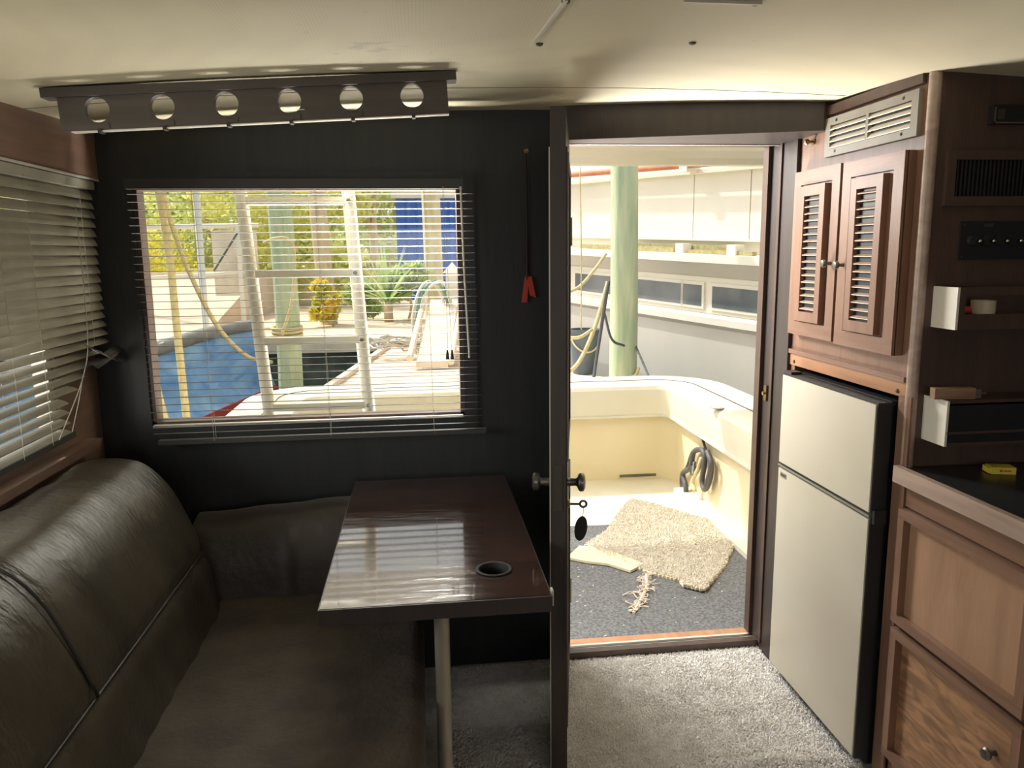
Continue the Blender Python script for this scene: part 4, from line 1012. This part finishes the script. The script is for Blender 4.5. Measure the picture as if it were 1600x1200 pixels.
# blue tarpaulin-covered boat
tp = thing('covered_boat', 'low boat under a blue tarpaulin left of the dock', 'boat', (-2.4, 7.2, -.6))
a0, a1 = Vector((-2.54,5.35,-.05)), Vector((-1.81,9.0,-.05))       # gunwale line near us
b0, b1 = Vector((-3.35,3.2,.62)), Vector((-2.03,9.0,.62))           # ridge line
b0 = Vector((-2.95,5.0,.60)); b1 = Vector((-2.05,9.0,.63))
ext = 1.6
def L2(p, q, t): return p + (q-p)*t
bm = NB(); NU, NV = 40, 16
def tf(u, v):
    t = -.55+1.63*u; A = L2(a0,a1,t); Bq = L2(b0,b1,t); p = L2(A, Bq, v)
    sag = -.10*math.sin(PI*v) + .13*(abs(math.sin(5.5*u*PI+2.6*v))-.5)*math.sin(PI*v) + .035*math.sin(31*u+9*v)*v*(1-v)*4
    return p+Vector((0,0,sag))
grid(bm, tf, NU, NV)
def tf2(u, v):
    t = -.55+1.63*u; Bq = L2(b0,b1,t); return Bq+Vector((-1.1*v,0,-.55*v))
grid(bm, tf2, 20, 4)
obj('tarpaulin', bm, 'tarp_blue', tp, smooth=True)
bm = NB(); tube(bm, [L2(b0,b1,t)+Vector((0,0,.03+.02*math.sin(t*9))) for t in np.linspace(-.5,1.08,24)], .07, 10); obj('ridge_roll', bm, 'tarp_grey', tp, smooth=True, sharp=60)
bm = NB(); prism(bm, [L2(a0,a1,-.55)+Vector((.02,0,0)), L2(a0,a1,1.08)+Vector((.02,0,0)), L2(a0,a1,1.08)+Vector((.02,0,-.10)), L2(a0,a1,-.55)+Vector((.02,0,-.10))], (-.05,0,0)); obj('red_stripe', bm, 'stripe_red', tp)
bm = NB(); prism(bm, [L2(a0,a1,-.55)+Vector((0,0,-.10)), L2(a0,a1,1.08)+Vector((0,0,-.10)), L2(a0,a1,1.08)+Vector((-.12,0,-.62)), L2(a0,a1,-.55)+Vector((-.12,0,-.62))], (-1.6,0,0)); obj('hull', bm, 'hull_dark', tp)

# pale pole and pipe rails at the yard edge
bm = NB(); tube(bm, [aty(306,292,9.8), aty(316,430,9.8), aty(323,530,9.8)], .04, 10); tag(obj('yard_pole', bm, 'alu_white', smooth=True, sharp=60), 'pale upright pole beyond the blue tarpaulin', 'pole')
rl = thing('pipe_railing', 'low white pipe railing along the yard edge', 'railing', (-4.2, 11.5, .44))
for k, (pa, pb) in enumerate((((190,356),(404,352)),((190,436),(402,424)))):
    bm = NB(); tube(bm, [aty(*pa,11.5), aty(*pb,11.5)], (.035,.022)[k], 10); obj('pipe', bm, 'alu_white', rl, smooth=True, sharp=60)
for x in (-5.6,-3.9,-2.55): obj('post', B(x-.03, x+.03, 11.47, 11.53, .44, 1.9), 'alu_white', rl, bevel=.008)
bm = NB(); tube(bm, [aty(334,424,11.4), aty(371,364,11.4)], .016, 6); obj('brace', bm, 'rope_dark', rl)
pa = aty(330,360,11.62); pb = aty(400,360,11.62); obj('panel', B(pa.x, pb.x, 11.6, 11.64, .9, pa.z), 'concrete', rl, bevel=.01)

# blue shed
sh = thing('blue_shed', 'blue corrugated shed behind the palm', 'shed', (1.5, 18, .44))
bm = NB(); x0, x1, ys_ = -.50, 5.0, 18.0; n = 90; top_, bot = [], []
pts = [(x0+(x1-x0)*i/n, ys_+(.05 if (i//2) % 2 else 0)) for i in range(n+1)]
prism(bm, [(x, y, .44) for x, y in pts]+[(x1,21,.44),(x0,21,.44)], (0,0,2.28)); obj('siding', bm, 'blue_siding', sh)
obj('fascia', B(x0-.1, x1+.1, ys_-.12, 21.2, 2.72, 2.86), 'gelcoat_white', sh)
# white capped dock post, ramp and hoop hoses
dp = thing('dock_post', 'white dock post with a pointed cap by the ramp', 'post', (.55, 10.0, .44))
c = aty(707, 440, 10.0); obj('shaft', B(c.x-.085, c.x+.085, 9.92, 10.09, .44, 1.22), 'gelcoat_white', dp, bevel=.01)
bm = NB(); a = [Vector((c.x+sx_*.115, 10.005+sy_*.115, 1.22)) for sx_, sy_ in ((-1,-1),(1,-1),(1,1),(-1,1))]; vs = [bm.verts.new(p) for p in a]; ap = bm.verts.new((c.x,10.005,1.36)); bm.faces.new(vs[::-1])
for i in range(4): bm.faces.new((vs[i], vs[(i+1)%4], ap))
obj('cap', bm, 'gelcoat_white', dp)
rp = thing('dock_ramp', 'pale slanted ramp board on the dock at the window edge', 'ramp', (.2, 8.2, .35))
bm = NB(); A = [aty(650,565,7.4), aty(700,565,7.4), aty(716,468,9.2), aty(672,468,9.2)]; prism(bm, A, (0,0,-.06)); obj('deck_board', bm, 'dock_wood', rp)
for q0, q1 in (((640,560),(664,464)),((704,566),(724,466))):
    bm = NB(); tube(bm, [aty(*q0,7.4), aty(*q1,9.2)], .035, 8); obj('side_rail', bm, 'dock_wood', rp, smooth=True, sharp=60)
for k, (dx, mt) in enumerate(((0,'alu_white'),(6,'hose_green'),(12,'gelcoat_white'))):
    rope([aty(650+dx,560,8.6), aty(645+dx,500,8.7), aty(655+dx,455,8.8), aty(672+dx*1.5,440,8.9), aty(690+dx,462,9.0), aty(698+dx,500,9.1)], .018, mt, ['white hose hoop left of the dock ramp','green hose hoop beside the dock ramp','outer pale hose hoop over the dock ramp'][k], 'hose_hoop', 'hose', 'hose hoops at the ramp')
rng = random.Random(2); bm = NB()
for k in range(14):
    c = aty(rng.uniform(600,655), rng.uniform(528,545), 8.3); tube(bm, [c+Vector((.16*math.cos(a)*rng.uniform(.8,1.2), .1*math.sin(a), .02*math.sin(3*a+k))) for a in np.linspace(0,2*PI,15)], .011, 5)
tag(obj('rope_heap', bm, 'alu', kind='stuff'), 'grey tangle of line lying on the dock edge', 'rope')

# ---- vegetation
def leaves(rng, n, c, rad, size, shell=.55, flat=0):
    d = rng.normal(size=(n,3)); d /= np.linalg.norm(d,axis=1)[:,None]; r = (shell+(1-shell)*rng.random(n)**.6)[:,None]
    P = np.array(c)+d*r*np.array(rad)*(1+.18*np.sin(5*d[:,:1]*3+2*d[:,1:2]*4))
    a = rng.normal(size=(n,3)); a /= np.linalg.norm(a,axis=1)[:,None]; b = np.cross(a, rng.normal(size=(n,3))); b /= np.linalg.norm(b,axis=1)[:,None]
    s = size*rng.uniform(.6,1.3,n)[:,None]
    V = np.concatenate([P-a*s, P-b*s*.45, P+a*s, P+b*s*.45]); i = np.arange(n)
    return V, np.stack([i,i+n,i+2*n,i+3*n],1)
def tree(label, x, y, h, rad, mt, seed, blobs=7, n=620, size=.09, trunk=.09, name='tree', cat='tree', z0=.44, grp='trees in the yard', stems=1, low=.35):
    rng = np.random.default_rng(seed); t = thing(name, label, cat, (x, y, z0), grp)
    bm = NB(); tube(bm, smoothpath([(x,y,z0),(x+.05,y,z0+h*.3),(x-.04,y,z0+h*.62)]), trunk, 10, rs=None)
    for k in range(3): 
        a = rng.uniform(0,6.28); tube(bm, [(x,y,z0+h*.35),(x+rad*.5*math.cos(a),y+rad*.5*math.sin(a),z0+h*.75)], trunk*.45, 7)
    obj('trunk', bm, 'bark', t, smooth=True)
    VV, FF, o = [], [], 0
    for k in range(blobs):
        c = (x+rng.uniform(-.6,.6)*rad, y+rng.uniform(-.4,.4)*rad, z0+h*(low+(1-low)*rng.random()*.9)); q = rad*rng.uniform(.35,.6)
        V_, F_ = leaves(rng, n, c, (q,q*.8,q*.75), size); VV.append(V_); FF.append(F_+o); o += len(V_)
    f = raw('foliage', np.concatenate(VV), np.concatenate(FF), mt, t, kind='stuff'); return t
tree('pale yellow-green tree at the far left of the window', -7.2, 17, 3.4, 2.2, 'leaf_yellow', 11, 9, low=.15)
tree('olive tree behind the pale yard pole', -4.9, 19, 4.2, 2.2, 'leaf_olive', 12, 9, low=.1)
tree('yellow tree directly behind the ladder', -2.9, 17, 4.0, 1.9, 'leaf_yellow', 13, 9, low=.1)
tree('green tree between the ladder rails', -1.7, 20, 4.4, 1.9, 'leaf_olive', 14, 9, low=.05)
tree('yellow-green tree left of the blue shed', -.95, 16, 4.0, 1.1, 'leaf_yellow', 15, 8, low=.1, size=.08)
tree('dark green bush at the far end of the yard', -9.5, 26, 4.5, 3.2, 'leaf_green', 16, 9, low=.05, size=.14)
tree('broad green tree behind the yellow trees', -5.6, 28, 6, 3.6, 'leaf_green', 17, 10, low=.05, size=.15)
tree('tall olive tree far behind the piling', -1.6, 28, 6, 3.2, 'leaf_olive', 18, 10, low=.05, size=.14)
tree('round green bush at the foot of the palm', -.20, 12.2, .85, .42, 'leaf_green', 19, 7, 500, .045, .02, 'bush', 'bush', grp=None, low=.2)
tree('small green bush left of the palm', -.95, 12.6, .7, .35, 'leaf_green', 20, 6, 400, .045, .02, 'bush', 'bush', grp=None, low=.2)
tree('yellow croton shrub between the ladder rails', -1.28, 11.4, .62, .30, 'croton', 21, 6, 260, .055, .02, 'shrub', 'shrub', grp=None, low=.25)
tree('yellow hedge on top of the gravel bank', -5.2, 14.9, .55, 1.4, 'croton', 31, 8, 300, .05, .02, 'hedge', 'hedge', z0=1.15, grp=None, low=.1)
# bare trunk
bm = NB(); tube(bm, smoothpath([(-1.38*1.0,11.8,.44),(-1.42,11.8,1.3),(-1.46,11.8,2.2),(-1.5,11.8,3.2)]), .13, 14, rs=None); tag(obj('palm_trunk', bm, 'bark', smooth=True, sharp=60), 'bare brown palm trunk seen between the ladder rails', 'tree trunk')
# palm with fronds
pm = thing('fan_palm', 'young green palm with long thin fronds beside the blue shed', 'palm', (-.5, 12, .44))
bm = NB(); tube(bm, [(-.5,12,.44),(-.5,12,.75)], .07, 10); obj('stem', bm, 'bark', pm, smooth=True)
rng = random.Random(4)
for k in range(34):
    a = rng.uniform(0,2*PI); el = rng.uniform(.35,1.45); Lf = rng.uniform(.7,1.15); o0 = Vector((-.5,12,.72)); dr_ = Vector((math.cos(a)*math.cos(el), math.sin(a)*math.cos(el), math.sin(el))); sd = dr_.cross(Vector((0,0,1))).normalized()
    bm = NB(); prev = None
    for s in range(7):
        t = s/6; p = o0+dr_*Lf*t+Vector((0,0,-.35*t*t*Lf*math.cos(el))); wd = .028*(1-t)**.6*(.4+1.6*min(1,t*4)/2)+.001
        cur = [bm.verts.new(p-sd*wd), bm.verts.new(p+Vector((0,0,-.008))), bm.verts.new(p+sd*wd)]
        if prev:
            bm.faces.new((prev[0],prev[1],cur[1],cur[0])); bm.faces.new((prev[1],prev[2],cur[2],cur[1]))
        prev = cur
    obj('frond', bm, 'frond', pm)
